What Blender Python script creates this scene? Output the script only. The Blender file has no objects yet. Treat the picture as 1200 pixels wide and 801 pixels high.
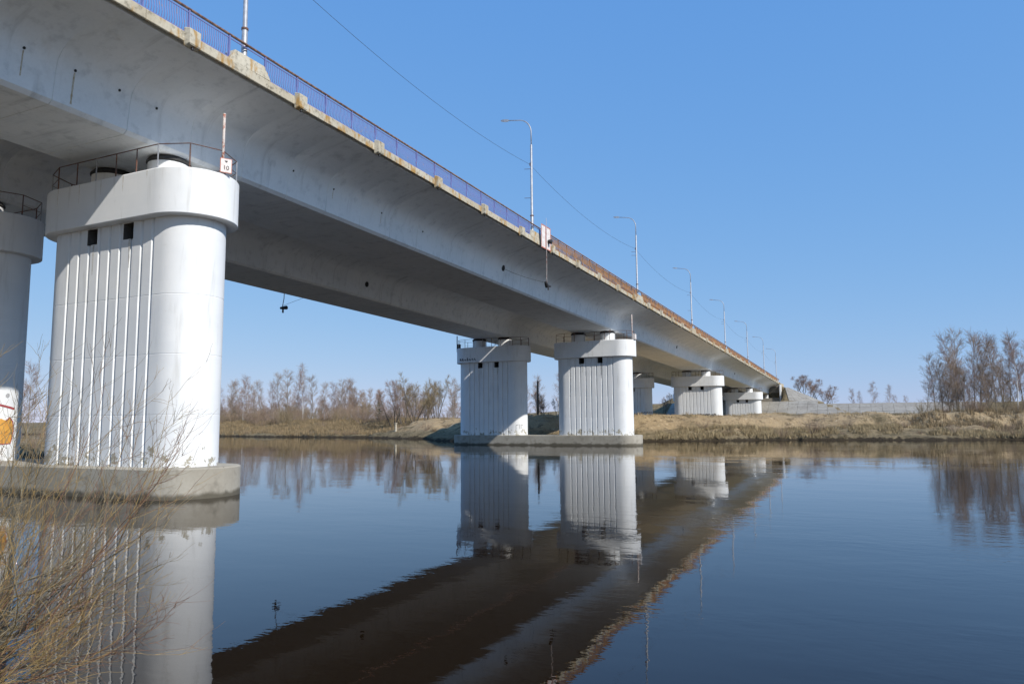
import bpy, math, random
import numpy as np
from mathutils import Vector, Matrix

# ------------------------------------------------------------------ camera, sky, sun, exposure
scene = bpy.context.scene
COL = scene.collection
CAM_R = Vector((0.9035336, 0.4284466, -0.0077798))
CAM_U = Vector((0.0525563, -0.0927793, 0.9942987))
CAM_F = Vector((-0.4252821, 0.8987911, 0.1063468))
cam_data = bpy.data.cameras.new('camera')
cam_data.sensor_width = 36.0
cam_data.lens = 864.04 / 1200 * 36.0
cam_data.clip_start = 0.1
cam_data.clip_end = 6000
cam = bpy.data.objects.new('camera', cam_data)
COL.objects.link(cam)
m = Matrix.Identity(4)
for i in range(3):
    m[i][0] = CAM_R[i]; m[i][1] = CAM_U[i]; m[i][2] = -CAM_F[i]
m[2][3] = 2.8
cam.matrix_world = m
scene.camera = cam

SUN_EL = math.radians(38.4)
SUN_AZ = math.radians(20.0)          # from +X towards -Y
SUN = Vector((math.cos(SUN_EL) * math.cos(SUN_AZ), -math.cos(SUN_EL) * math.sin(SUN_AZ), math.sin(SUN_EL)))
world = bpy.data.worlds.new('World')
scene.world = world
world.use_nodes = True
wn = world.node_tree
wn.nodes.clear()
sky = wn.nodes.new('ShaderNodeTexSky')
sky.sky_type = 'NISHITA'
sky.sun_disc = False
sky.sun_elevation = SUN_EL
sky.sun_rotation = math.radians(110.0)
sky.altitude = 100
sky.air_density = 1.0
sky.dust_density = 0.0
sky.ozone_density = 3.0
bg = wn.nodes.new('ShaderNodeBackground')
bg.inputs['Strength'].default_value = 0.12
wo = wn.nodes.new('ShaderNodeOutputWorld')
# one tone curve for the whole sky dome: flattens the horizon-to-zenith contrast as the photograph's exposure does
sep = wn.nodes.new('ShaderNodeSeparateColor'); com = wn.nodes.new('ShaderNodeCombineColor')
wn.links.new(sky.outputs[0], sep.inputs[0])
for ch, (gam, gain) in enumerate(((.62, .447), (.36, .555), (.12, .81))):
    sc_ = wn.nodes.new('ShaderNodeMath'); sc_.operation = 'MULTIPLY'; sc_.inputs[1].default_value = .15
    pw = wn.nodes.new('ShaderNodeMath'); pw.operation = 'POWER'; pw.inputs[1].default_value = gam
    gn = wn.nodes.new('ShaderNodeMath'); gn.operation = 'MULTIPLY'; gn.inputs[1].default_value = gain / .12
    wn.links.new(sep.outputs[ch], sc_.inputs[0]); wn.links.new(sc_.outputs[0], pw.inputs[0])
    wn.links.new(pw.outputs[0], gn.inputs[0]); wn.links.new(gn.outputs[0], com.inputs[ch])
wn.links.new(com.outputs[0], bg.inputs[0])
wn.links.new(bg.outputs[0], wo.inputs[0])

sun_data = bpy.data.lights.new('sun', 'SUN')
sun_data.energy = 4.8
sun_data.angle = math.radians(0.53)
sun_data.color = (1.0, 0.95, 0.87)
sun = bpy.data.objects.new('sun', sun_data)
sun.rotation_euler = (-SUN).to_track_quat('-Z', 'Y').to_euler()
sun.location = (60, -30, 60)
COL.objects.link(sun)

scene.view_settings.view_transform = 'Standard'
scene.view_settings.look = 'None'
scene.view_settings.exposure = 0.0
scene.view_settings.gamma = 1.0
scene.view_settings.use_curve_mapping = False
scene.render.engine = 'CYCLES'
scene.cycles.use_denoising = True
scene.cycles.max_bounces = 8
scene.cycles.diffuse_bounces = 3
scene.cycles.glossy_bounces = 4
scene.cycles.caustics_reflective = True
scene.cycles.caustics_refractive = False
scene.cycles.blur_glossy = 0.6
scene.cycles.sample_clamp_indirect = 6.0

# ------------------------------------------------------------------ helpers
def tag(o, label=None, cat=None, group=None, kind=None):
    if label: o['label'] = label
    if cat: o['category'] = cat
    if group: o['group'] = group
    if kind: o['kind'] = kind
    return o

def empty(name, loc=(0, 0, 0)):
    o = bpy.data.objects.new(name, None)
    o.location = loc
    o.empty_display_size = 0.5
    COL.objects.link(o)
    return o

def wloc(o):
    v = Vector((0, 0, 0))
    while o is not None:
        v += o.location
        o = o.parent
    return v

def mesh(name, verts, faces, mat, smooth=False):
    me = bpy.data.meshes.new(name)
    me.from_pydata([tuple(v) for v in verts], [], [tuple(f) for f in faces])
    if mat: me.materials.append(mat)
    if smooth:
        me.polygons.foreach_set('use_smooth', [True] * len(me.polygons))
    me.update()
    return me

def place(name, me, loc, parent=None):
    o = bpy.data.objects.new(name, me)
    COL.objects.link(o)
    if parent is not None:
        o.parent = parent
        o.location = Vector(loc) - wloc(parent)
    else:
        o.location = loc
    return o

def obj(name, verts, faces, mat, parent=None, smooth=False, sharp=None):
    v = np.asarray([tuple(a) for a in verts], float)
    c = (v.min(0) + v.max(0)) / 2
    me = mesh(name, v - c, faces, mat, smooth or sharp is not None)
    if sharp is not None:
        me.set_sharp_from_angle(angle=math.radians(sharp))
    return place(name, me, c, parent)

class MB:
    def __init__(s): s.v = []; s.f = []
    def add(s, verts, faces):
        n = len(s.v); s.v += [tuple(a) for a in verts]; s.f += [tuple(i + n for i in f) for f in faces]
    def box(s, x0, x1, y0, y1, z0, z1, bev=0.0):
        if bev <= 0:
            s.add([(x0,y0,z0),(x1,y0,z0),(x1,y1,z0),(x0,y1,z0),(x0,y0,z1),(x1,y0,z1),(x1,y1,z1),(x0,y1,z1)],
                  [(0,3,2,1),(4,5,6,7),(0,1,5,4),(1,2,6,5),(2,3,7,6),(3,0,4,7)])
        else:
            b = bev
            ring = lambda z, i: [(x0+b+i,y0+i,z),(x1-b-i,y0+i,z),(x1-i,y0+b+i,z),(x1-i,y1-b-i,z),(x1-b-i,y1-i,z),(x0+b+i,y1-i,z),(x0+i,y1-b-i,z),(x0+i,y0+b+i,z)]
            s.loft([ring(z0, b*.7), ring(z0+b, 0), ring(z1-b, 0), ring(z1, b*.7)], True, True)
    def loft(s, rings, cap0=False, cap1=False, closed=True):
        n = len(rings[0]); base = len(s.v)
        for r in rings: s.v += [tuple(a) for a in r]
        for k in range(len(rings) - 1):
            for i in range(n if closed else n - 1):
                j = (i + 1) % n
                s.f.append((base+k*n+i, base+k*n+j, base+(k+1)*n+j, base+(k+1)*n+i))
        if cap0: s.f.append(tuple(base + i for i in reversed(range(n))))
        if cap1: s.f.append(tuple(base + (len(rings)-1)*n + i for i in range(n)))
    def tube(s, pts, rad, n=6, cap=True):
        pts = [Vector(p) for p in pts]
        if not hasattr(rad, '__len__'): rad = [rad] * len(pts)
        rings = []; prev = None
        for i, p in enumerate(pts):
            d = (pts[min(i+1, len(pts)-1)] - pts[max(i-1, 0)])
            if d.length < 1e-9: d = Vector((0, 0, 1))
            d.normalize()
            if prev is None:
                a = Vector((0, 0, 1)) if abs(d.z) < .9 else Vector((1, 0, 0))
                u = d.cross(a).normalized()
            else:
                u = (prev - d * prev.dot(d))
                u = u.normalized() if u.length > 1e-6 else d.orthogonal().normalized()
            prev = u; w = d.cross(u)
            rings.append([p + (u*math.cos(2*math.pi*k/n) + w*math.sin(2*math.pi*k/n)) * rad[i] for k in range(n)])
        s.loft(rings, cap, cap)
    def build(s, name, mat, parent=None, smooth=False, sharp=None):
        return obj(name, s.v, s.f, mat, parent, smooth, sharp)

# ------------------------------------------------------------------ materials
def mat_new(name):
    mt = bpy.data.materials.new(name); mt.use_nodes = True
    nt = mt.node_tree; nt.nodes.clear()
    out = nt.nodes.new('ShaderNodeOutputMaterial'); b = nt.nodes.new('ShaderNodeBsdfPrincipled')
    nt.links.new(b.outputs[0], out.inputs[0])
    return mt, nt, b

def N(nt, t, **kw):
    n = nt.nodes.new(t)
    for k, v in kw.items(): setattr(n, k, v)
    return n

def noise(nt, vec, scale, detail=4, rough=.55, stretch=None):
    if stretch:
        mp = N(nt, 'ShaderNodeMapping'); mp.inputs['Scale'].default_value = stretch
        nt.links.new(vec, mp.inputs[0]); vec = mp.outputs[0]
    n = N(nt, 'ShaderNodeTexNoise'); n.inputs['Scale'].default_value = scale
    n.inputs['Detail'].default_value = detail; n.inputs['Roughness'].default_value = rough
    nt.links.new(vec, n.inputs['Vector'])
    return n.outputs['Fac']

def ramp(nt, fac, a, b, lo=0.0, hi=1.0):
    r = N(nt, 'ShaderNodeMapRange'); r.interpolation_type = 'SMOOTHSTEP'
    r.inputs['From Min'].default_value = a; r.inputs['From Max'].default_value = b
    r.inputs['To Min'].default_value = lo; r.inputs['To Max'].default_value = hi
    nt.links.new(fac, r.inputs['Value'])
    return r.outputs[0]

def mixc(nt, fac, c1, c2):
    mx = N(nt, 'ShaderNodeMix', data_type='RGBA')
    if isinstance(fac, (int, float)): mx.inputs[0].default_value = fac
    else: nt.links.new(fac, mx.inputs[0])
    for k, c in ((6, c1), (7, c2)):
        if isinstance(c, tuple): mx.inputs[k].default_value = (*c, 1)
        else: nt.links.new(c, mx.inputs[k])
    return mx.outputs[2]

def mul(nt, a, b):
    mt = N(nt, 'ShaderNodeMath', operation='MULTIPLY')
    for k, c in ((0, a), (1, b)):
        if isinstance(c, (int, float)): mt.inputs[k].default_value = c
        else: nt.links.new(c, mt.inputs[k])
    return mt.outputs[0]

def bump(nt, b, h, strength=.3, dist=.02):
    bp = N(nt, 'ShaderNodeBump'); bp.inputs['Strength'].default_value = strength; bp.inputs['Distance'].default_value = dist
    nt.links.new(h, bp.inputs['Height']); nt.links.new(bp.outputs[0], b.inputs['Normal'])

def wpos(nt):
    return N(nt, 'ShaderNodeNewGeometry').outputs['Position']

def simple(name, c1, c2, scale=3, rough=.8, metal=0, bstr=.2, bdist=.01, lo=.35, hi=.65, detail=5, stretch=None, world_space=True):
    mt, nt, b = mat_new(name)
    p = wpos(nt) if world_space else N(nt, 'ShaderNodeTexCoord').outputs['Object']
    n = noise(nt, p, scale, detail, .6, stretch)
    nt.links.new(mixc(nt, ramp(nt, n, lo, hi), c1, c2), b.inputs['Base Color'])
    b.inputs['Roughness'].default_value = rough; b.inputs['Metallic'].default_value = metal
    if bstr: bump(nt, b, n, bstr, bdist)
    return mt

def concrete(name, base, dark, light, stain=(.26, .21, .14), stain_amt=.35, rough=.85, streak=.5, freq=1.0, leak=0):
    mt, nt, b = mat_new(name); p = wpos(nt)
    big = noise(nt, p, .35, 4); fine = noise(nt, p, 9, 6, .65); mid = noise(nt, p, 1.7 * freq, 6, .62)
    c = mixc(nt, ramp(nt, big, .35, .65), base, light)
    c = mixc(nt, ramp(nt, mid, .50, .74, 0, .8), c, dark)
    st = noise(nt, p, 2.2, 4, .55, (1, 1, .16))
    c = mixc(nt, ramp(nt, st, .58, .8, 0, streak), c, dark)
    ru = noise(nt, p, 1.1 * freq, 5, .6, (1, 1, .35))
    c = mixc(nt, ramp(nt, ru, .6 - .1 * (freq > 1), .8 - .14 * (freq > 1), 0, stain_amt), c, stain)
    c = mixc(nt, ramp(nt, fine, .3, .75, 0, .18), c, dark)
    if leak:
        lk = noise(nt, p, 1.0, 5, .6, (.16, 1.7, .16))
        c = mixc(nt, ramp(nt, lk, .56, .8, 0, leak), c, tuple(x * .72 for x in dark))
    nt.links.new(c, b.inputs['Base Color']); b.inputs['Roughness'].default_value = rough
    b.inputs['Specular IOR Level'].default_value = .3
    bump(nt, b, fine, .35, .006)
    return mt

M = {}
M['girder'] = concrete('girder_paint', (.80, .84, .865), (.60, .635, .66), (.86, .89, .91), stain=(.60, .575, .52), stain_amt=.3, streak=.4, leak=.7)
M['kerb'] = concrete('kerb_concrete', (.46, .41, .31), (.10, .085, .06), (.56, .52, .42), stain=(.40, .23, .06), stain_amt=.9, freq=2.4)
def wet_band(mt, z0, z1, col):
    nt = mt.node_tree; b = next(n for n in nt.nodes if n.type == 'BSDF_PRINCIPLED'); p = wpos(nt)
    src = b.inputs['Base Color'].links[0].from_socket
    sep = N(nt, 'ShaderNodeSeparateXYZ'); nt.links.new(p, sep.inputs[0])
    n = noise(nt, p, 1.3, 5, .6, (1, 1, .4))
    a = N(nt, 'ShaderNodeMath', operation='MULTIPLY_ADD'); nt.links.new(n, a.inputs[0]); a.inputs[1].default_value = -.5; nt.links.new(sep.outputs[2], a.inputs[2])
    nt.links.new(mixc(nt, ramp(nt, a.outputs[0], z1 - .25, z0 - .25, 0, .85), src, col), b.inputs['Base Color'])
M['cap'] = concrete('cap_concrete', (.33, .30, .245), (.20, .18, .145), (.42, .39, .33), stain=(.20, .16, .10), stain_amt=.5)
wet_band(M['cap'], .10, .30, (.075, .065, .045))
M['paving'] = concrete('paving_concrete', (.30, .275, .235), (.15, .135, .11), (.36, .335, .29), stain=(.20, .17, .11), stain_amt=.7)
M['bearing'] = simple('bearing_black', (.02, .02, .02), (.04, .04, .04), 6, .7)
M['streak'] = simple('rust_streak', (.42, .34, .22), (.60, .56, .48), 7, .9)
M['dirt'] = simple('dirt_run', (.50, .48, .44), (.66, .65, .62), 6, .9)
M['recess_shade'] = simple('bare_concrete_shade', (.13, .125, .12), (.08, .078, .075), 3, .9)  # bare concrete, with the shade inside the column openings put into its colour
M['dark'] = simple('cavity_shade', (.02, .02, .022), (.035, .035, .035), 5, .9)  # shade inside the web holes, painted as a near-black colour

def white_paint(name, peel_z):
    mt, nt, b = mat_new(name); p = wpos(nt)
    big = noise(nt, p, .5, 4); fine = noise(nt, p, 14, 5); mid = noise(nt, p, 2.4, 6, .65)
    c = mixc(nt, ramp(nt, big, .3, .7), (.75, .765, .775), (.82, .825, .82))
    st = noise(nt, p, 3.0, 4, .55, (1, 1, .12))
    c = mixc(nt, ramp(nt, st, .54, .8, 0, .5), c, (.47, .46, .43))
    rs = noise(nt, p, 1.6, 5, .6, (1, 1, .09))
    c = mixc(nt, ramp(nt, rs, .66, .82, 0, .5), c, (.40, .31, .20))
    vb = N(nt, 'ShaderNodeTexBrick'); vb.inputs['Scale'].default_value = .42; vb.inputs['Color1'].default_value = (1, 1, 1, 1); vb.inputs['Color2'].default_value = (0, 0, 0, 1); vb.inputs['Mortar Size'].default_value = 0
    vm = N(nt, 'ShaderNodeCombineXYZ'); sp0 = N(nt, 'ShaderNodeSeparateXYZ'); nt.links.new(p, sp0.inputs[0]); nt.links.new(sp0.outputs[0], vm.inputs[0]); nt.links.new(sp0.outputs[2], vm.inputs[1]); nt.links.new(vm.outputs[0], vb.inputs['Vector'])
    c = mixc(nt, mul(nt, vb.outputs['Color'], .12), c, (.62, .64, .66))
    c = mixc(nt, ramp(nt, mid, .62, .8, 0, .25), c, (.55, .53, .48))
    sep = N(nt, 'ShaderNodeSeparateXYZ'); nt.links.new(p, sep.inputs[0])
    low = ramp(nt, sep.outputs[2], peel_z + 1.7, peel_z, 0, 1)
    pn = noise(nt, p, 1.5, 8, .75)
    hard = N(nt, 'ShaderNodeMath', operation='ADD'); nt.links.new(pn, hard.inputs[0]); nt.links.new(mul(nt, low, .20), hard.inputs[1])
    pm = ramp(nt, hard.outputs[0], .715, .73)
    c = mixc(nt, pm, c, (.37, .34, .27))
    nt.links.new(c, b.inputs['Base Color']); b.inputs['Roughness'].default_value = .7
    b.inputs['Specular IOR Level'].default_value = .3
    ad = N(nt, 'ShaderNodeMath', operation='SUBTRACT'); nt.links.new(fine, ad.inputs[0]); nt.links.new(pm, ad.inputs[1])
    bump(nt, b, ad.outputs[0], .3, .006)
    return mt
M['white'] = white_paint('white_column_paint', 1.1)
M['head'] = white_paint('white_head_paint', -50)

def rusty(name, paint, rust, thr, sc=5):
    mt, nt, b = mat_new(name); p = wpos(nt)
    n = noise(nt, p, sc, 6, .7)
    c = mixc(nt, ramp(nt, n, thr - .04, thr + .04), paint, rust)
    f = noise(nt, p, 40, 3)
    c = mixc(nt, ramp(nt, f, .4, .8, 0, .4), c, tuple(x * .5 for x in rust))
    nt.links.new(c, b.inputs['Base Color']); b.inputs['Roughness'].default_value = .65
    return mt
M['blue_rail'] = rusty('blue_railing_paint', (.15, .185, .42), (.36, .18, .10), .63)
M['rust_rail'] = rusty('rusty_railing', (.13, .085, .075), (.30, .14, .05), .46, 1.1)
M['top_rail'] = rusty('rusty_top_rail', (.28, .15, .08), (.13, .06, .035), .5)
M['dark_rust'] = rusty('dark_rusty_steel', (.10, .065, .055), (.17, .075, .045), .5)
M['red_pole'] = rusty('red_white_pole', (.58, .53, .50), (.36, .13, .085), .56)
M['galv'] = simple('galvanised_steel', (.40, .41, .43), (.30, .31, .33), 6, .5, .35, .05)
M['sign_white'] = simple('sign_white', (.78, .75, .73), (.66, .58, .55), 4, .6, bstr=0)
M['sign_red'] = simple('sign_red', (.55, .20, .14), (.42, .12, .07), 5, .6, bstr=0)
M['black'] = simple('black_paint', (.012, .012, .014), (.03, .03, .03), 6, .6, bstr=0)
M['cable'] = simple('cable_black', (.03, .03, .035), (.06, .06, .06), 6, .6, bstr=0)
M['orange_paint'] = simple('orange_spray_paint', (.68, .36, .07), (.60, .28, .05), 6, .6, bstr=0)
M['crimson_paint'] = simple('crimson_spray_paint', (.40, .06, .06), (.32, .05, .06), 6, .6, bstr=0)
M['grey_paint'] = simple('grey_spray_paint', (.33, .33, .34), (.45, .45, .46), 6, .6, bstr=0)
M['green_paint'] = simple('green_spray_paint', (.10, .16, .04), (.14, .19, .06), 6, .6, bstr=0)

# ------------------------------------------------------------------ bridge geometry constants (metres, water at z = 0)
XR, XL = -27.654, -40.721          # girder / column centre lines of the two carriageways
XF = -21.76                        # outer face of the near deck edge
def zs(Y): return 14.3686 - 0.0156 * Y - 0.0962e-4 * Y * Y       # lower web edge
ZF = 2.6586
Y_END = 232.0
PIERS = [21.176, 80.685, 139.158, 196.784]
HEAD_TOP = [12.78, 11.75, 10.73, 9.58]
L_HEAD, T_HEAD, INSET, H_HEAD = 9.728, 3.635, .452, 1.852

# ------------------------------------------------------------------ terrain
YW_X = [-1500, -400, -300, -124.7, -98.5, -81.3, -64.3, -57, -48, -36, -25.5, -18.4, -11.6, -1.3, 8.4, 17.7, 60, 200, 1500]
YW_Y = [260, 175, 150, 117, 111.8, 110.2, 103.2, 94, 89, 90, 95.1, 98.3, 103.4, 105, 107.2, 109.8, 118, 150, 420]
def vnoise(x, y, s, seed=0):
    # cheap smooth value noise
    x = np.asarray(x, float) / s + seed * 17.3; y = np.asarray(y, float) / s + seed * 5.7
    xi = np.floor(x); yi = np.floor(y); fx = x - xi; fy = y - yi
    h = lambda a, b: np.modf(np.abs(np.sin(a * 127.1 + b * 311.7 + seed * 7.1) * 43758.5453))[0]
    fx = fx*fx*(3-2*fx); fy = fy*fy*(3-2*fy)
    return (h(xi,yi)*(1-fx)+h(xi+1,yi)*fx)*(1-fy)+(h(xi,yi+1)*(1-fx)+h(xi+1,yi+1)*fx)*fy - .5

def embank(X, Y):
    dx = np.maximum(np.maximum(X + 20.9, -48.5 - X), 0)
    dy = np.maximum(232.0 - Y, 0)
    top = 12.3 - np.maximum(Y - 240, 0) * .012
    side = top - .465 * dx
    front = np.minimum(7.7 - .42 * np.maximum(dy - 9.0, 0), side)
    cone = top - .465 * np.hypot(dx, 1.25 * dy)
    return np.where(dy > 0, np.where(X > -20.9, np.maximum(front, cone), front), side)

def ground(X, Y):
    X = np.asarray(X, float); Y = np.asarray(Y, float)
    d = Y - np.interp(X, YW_X, YW_Y) + 1.8 * vnoise(X, Y, 9, 3) + 1.5 * vnoise(X, Y, 3.1, 4) + .9 * vnoise(X, Y, 1.4, 6)
    zr = np.interp(d, [-12, -1, 0, .4, 3, 6, 9.5, 12, 15, 40, 110], [-2.5, -.4, 0, .4, .85, 1.25, 1.7, 3.0, 3.25, 3.3, 3.35])
    zl = np.interp(d, [-12, -1, 0, .4, 4, 9, 14, 22, 60, 200], [-2.5, -.4, 0, .45, .95, 1.7, 2.4, 2.8, 3.0, 3.2])
    w = np.clip((X + 60) / 20, 0, 1)
    z = zl * (1 - w) + zr * w
    bumpy = np.clip(d / 4, 0, 1)
    z = z + bumpy * (.7 * vnoise(X, Y, 5, 1) + .8 * vnoise(X, Y, 2.1, 2) + .55 * vnoise(X, Y, 1.2, 9)) * np.clip((60 - d) / 40, .25, 1)
    z = z + 1.5 * np.exp(-((X + 69) / 8.5) ** 2 - ((Y - 113) / 6) ** 2) + .9 * np.exp(-((X + 50) / 5) ** 2 - ((Y - 110) / 5) ** 2)
    # flood dyke running along the river behind the bank
    dk = 3.3 + (np.interp(Y, [228, 237.5, 243, 256], [0, 3.7, 3.7, 0]) + .15 * vnoise(X, Y, 6, 5)) * np.interp(X, [-140, -75], [.15, 1])
    z = np.where((Y > 228) & (Y < 256), np.maximum(z, dk), z)
    e = embank(X, Y)
    return np.where(e > 3.35, np.maximum(z, e - .06), z)

def grid_obj(name, xs, ys, fz, mat):
    Xg, Yg = np.meshgrid(xs, ys, indexing='ij')
    Z = fz(Xg, Yg); ny = len(ys)
    v = np.stack([Xg.ravel(), Yg.ravel(), Z.ravel()], 1)
    i, j = np.meshgrid(np.arange(len(xs)-1), np.arange(ny-1), indexing='ij')
    a = (i * ny + j).ravel()
    f = np.stack([a, a + ny, a + ny + 1, a + 1], 1)
    me = mesh(name, v.tolist(), f.tolist(), mat, True)
    return place(name, me, (0, 0, 0))

def ground_mat():
    mt, nt, b = mat_new('bank_ground'); p = wpos(nt)
    sep = N(nt, 'ShaderNodeSeparateXYZ'); nt.links.new(p, sep.inputs[0])
    n1 = noise(nt, p, .16, 5); n2 = noise(nt, p, 1.3, 6, .65); n3 = noise(nt, p, 5, 5, .7)
    grass = mixc(nt, n2, (.22, .165, .095), (.30, .235, .14))
    grass = mixc(nt, ramp(nt, n3, .42, .68, 0, .75), grass, (.10, .085, .045))
    sand = mixc(nt, n2, (.37, .265, .145), (.48, .36, .215))
    sand = mixc(nt, ramp(nt, n3, .45, .72, 0, .7), sand, (.20, .15, .09))
    xr = ramp(nt, sep.outputs[0], -84, -72)
    zz = ramp(nt, sep.outputs[2], .9, 1.7)
    near = ramp(nt, sep.outputs[1], 135, 122)
    f = mul(nt, mul(nt, xr, zz), mul(nt, near, ramp(nt, n1, .34, .46)))
    n4 = noise(nt, p, .85, 6, .7); n5 = noise(nt, p, 2.1, 4, .6)
    sand = mixc(nt, ramp(nt, n4, .52, .62, 0, .8), sand, (.15, .11, .065))
    sand = mixc(nt, ramp(nt, n5, .60, .68, 0, .7), sand, (.58, .46, .31))
    grass = mixc(nt, ramp(nt, n4, .50, .60, 0, .7), grass, (.10, .08, .045))
    grass = mixc(nt, ramp(nt, n5, .58, .68, 0, .6), grass, (.40, .31, .18))
    c = mixc(nt, f, grass, sand)
    wz = N(nt, 'ShaderNodeMath', operation='MULTIPLY_ADD'); nt.links.new(n2, wz.inputs[0]); wz.inputs[1].default_value = -1.3; nt.links.new(sep.outputs[2], wz.inputs[2])
    wet = ramp(nt, wz.outputs[0], -.2, -.5)
    c = mixc(nt, wet, c, (.05, .038, .024))
    nt.links.new(c, b.inputs['Base Color']); b.inputs['Roughness'].default_value = .95
    b.inputs['Specular IOR Level'].default_value = .15
    bump(nt, b, n3, 1.0, .25)
    return mt
M['ground'] = ground_mat()
xs = np.concatenate([[-3000, -1500, -800, -500, -380, -300], np.arange(-250, -130, 2.5), np.arange(-130, 40, .75), np.arange(40, 90, 2.5), [110, 140, 200, 320, 600, 1200, 3000]])
ys = np.concatenate([np.arange(80, 127, .55), np.arange(127, 135, 1.2), np.arange(135, 300, 2.0), [320, 360, 420, 520, 700, 1000, 1600, 3000, 5000]])
tag(grid_obj('far_bank', xs, ys, ground, M['ground']), 'dry tan far riverbank with sandy cut slope and flood dyke', None, None, 'structure')

NB_X = [-3000, -300, -130, -90, -75, -63, -55, -40, -20, 60, 3000]
NB_Y = [80, 80, 70, 60, 52, 40, 25, 4.4, 3.2, 3.2, -40]
def near_ground(X, Y):
    d = np.interp(X, NB_X, NB_Y) - Y
    return np.interp(d, [-6, 0, .5, 3.2, 6, 40], [-2, 0, .25, 1.15, 1.3, 2.6]) + np.clip(d, 0, 1) * .15 * vnoise(X, Y, 2.1, 8)
xs = np.concatenate([[-3000, -900, -400, -300, -220, -160], np.arange(-130, 20, 1.5), [30, 60, 120, 400, 3000]])
ys = np.concatenate([[-3000, -800, -200, -80, -40, -20], np.arange(-10, 92, 1.0)])
tag(grid_obj('near_bank', xs, ys, near_ground, M['ground']), 'grassy near riverbank under the camera and upstream of the first pier', None, None, 'structure')

# ------------------------------------------------------------------ water
def water_mat():
    mt, nt, b = mat_new('river_water'); p = wpos(nt)
    b.inputs['Base Color'].default_value = (.0100, .0052, .0018, 1)
    b.inputs['Roughness'].default_value = .012
    b.inputs['IOR'].default_value = 1.333
    rip = noise(nt, p, 2.2, 3, .5, (.75, 1.2, 1)); swell = noise(nt, p, .38, 2, .5, (.7, 1.3, 1)); fine = noise(nt, p, 8, 2, .5, (.8, 1.2, 1))
    gust = ramp(nt, noise(nt, p, .055, 4, .6, (.5, 1.5, 1)), .45, .66, .45, 2.8)
    h = N(nt, 'ShaderNodeMath', operation='ADD'); nt.links.new(mul(nt, mul(nt, rip, .0027), gust), h.inputs[0]); nt.links.new(mul(nt, swell, .007), h.inputs[1])
    h2 = N(nt, 'ShaderNodeMath', operation='ADD'); nt.links.new(h.outputs[0], h2.inputs[0]); nt.links.new(mul(nt, mul(nt, fine, .0008), gust), h2.inputs[1])
    bp = N(nt, 'ShaderNodeBump'); bp.inputs['Strength'].default_value = 1.0; bp.inputs['Distance'].default_value = 1.0
    nt.links.new(h2.outputs[0], bp.inputs['Height']); nt.links.new(bp.outputs[0], b.inputs['Normal'])
    return mt
M['water'] = water_mat()
tag(grid_obj('river', np.linspace(-3000, 3000, 31), np.linspace(-600, 600, 13), lambda x, y: 0 * x, M['water']), 'calm dark river with brown and blue reflections', None, None, 'structure')

# ------------------------------------------------------------------ bridge decks
def profile(left_edge, right_edge, inner):
    """cross-section (x from girder centre, z from lower web edge), counter-clockwise seen along +Y"""
    r = [(2.527, 0), (2.58, .55), (2.64, 1.1), (2.72, 1.42), (2.90, 1.70), (3.22, 1.94), (3.7, 2.13), (4.5, 2.34), (right_edge, 2.60 + .065 * (right_edge - 5.66))]
    l = [(-a, b) for a, b in r[:-1]] + [(left_edge, 2.64)]
    if inner == 'r': r[-1] = (right_edge, 2.595)
    top = [(right_edge, 2.98), (left_edge, 2.98)]
    if inner == 'l': top = [(right_edge, 2.98), (left_edge + .7, 2.98), (left_edge, 2.78)]
    if inner == 'r': top = [(right_edge, 2.75), (right_edge - .5, 2.98), (left_edge, 2.98)]
    pts = [(-2.36, -.14), (2.36, -.14)] + r + top + l[::-1]
    return pts

SEG = 2.924
def deck(name, xc, left_edge, right_edge, inner, label, y_from):
    root = empty(name, (xc, y_from, zs(y_from)))
    tag(root, label, 'bridge')
    P = profile(left_edge, right_edge, inner)
    cx = sum(a for a, b in P) / len(P); cz = sum(b for a, b in P) / len(P)
    n = int((Y_END - y_from) / SEG + .5)
    for k in range(n):
        y0, y1 = y_from + k * SEG, y_from + (k + 1) * SEG
        def ring(y, ins):
            out = []
            for a, b in P:
                if ins:
                    vx, vz = cx - a, cz - b; L = math.hypot(vx, vz); a += vx / L * ins; b += vz / L * ins
                out.append((xc + a, y, zs(y) + b))
            return out
        mb = MB()
        mb.loft([ring(y0, .03), ring(y0 + .012, .022), ring(y0 + .022, 0), ring(y1 - .022, 0), ring(y1 - .012, .022), ring(y1, .03)], True, True)
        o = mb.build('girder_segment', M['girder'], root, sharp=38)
    return root

near_deck = deck('road_bridge', XR, -6.8, 5.66, 'l', 'long grey concrete bridge girder nearest the camera, under the row of street lamps', -20 * SEG + 21.389)
far_deck = deck('road_bridge', XL, -5.9, 5.77, 'r', 'second grey bridge girder running parallel, seen behind and below the near one', -20 * SEG + 21.389)

mb = MB(); rings = []
for i in range(25):
    y = -37 + (Y_END + 37) * i / 24; z = zs(y)
    rings.append([(XL + 5.42, y, z + 2.90), (XL + 5.50, y, z + 2.90), (XL + 5.50, y, z + 3.55), (XL + 5.42, y, z + 3.55)])
mb.loft(rings, True, True); mb.build('added_gap_blocker', M['dark_rust'], far_deck)  # added plate, blocks sky seen through the deck gap in the water's reflection
mb = MB(); rings = []
for i in range(25):
    y = -37 + (Y_END + 37) * i / 24; z = zs(y); x = XL + 5.772
    rings.append([(x, y, z + 2.57), (x + .02, y, z + 2.57), (x + .02, y, z + 2.79), (x - .30, y, z + 2.925), (x - .30, y, z + 2.905), (x, y, z + 2.77)])
mb.loft(rings, True, True); mb.build('added_edge_strip', M['dark_rust'], far_deck)  # added dark strip, hides the sunlit deck edge from the water's reflection

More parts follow.
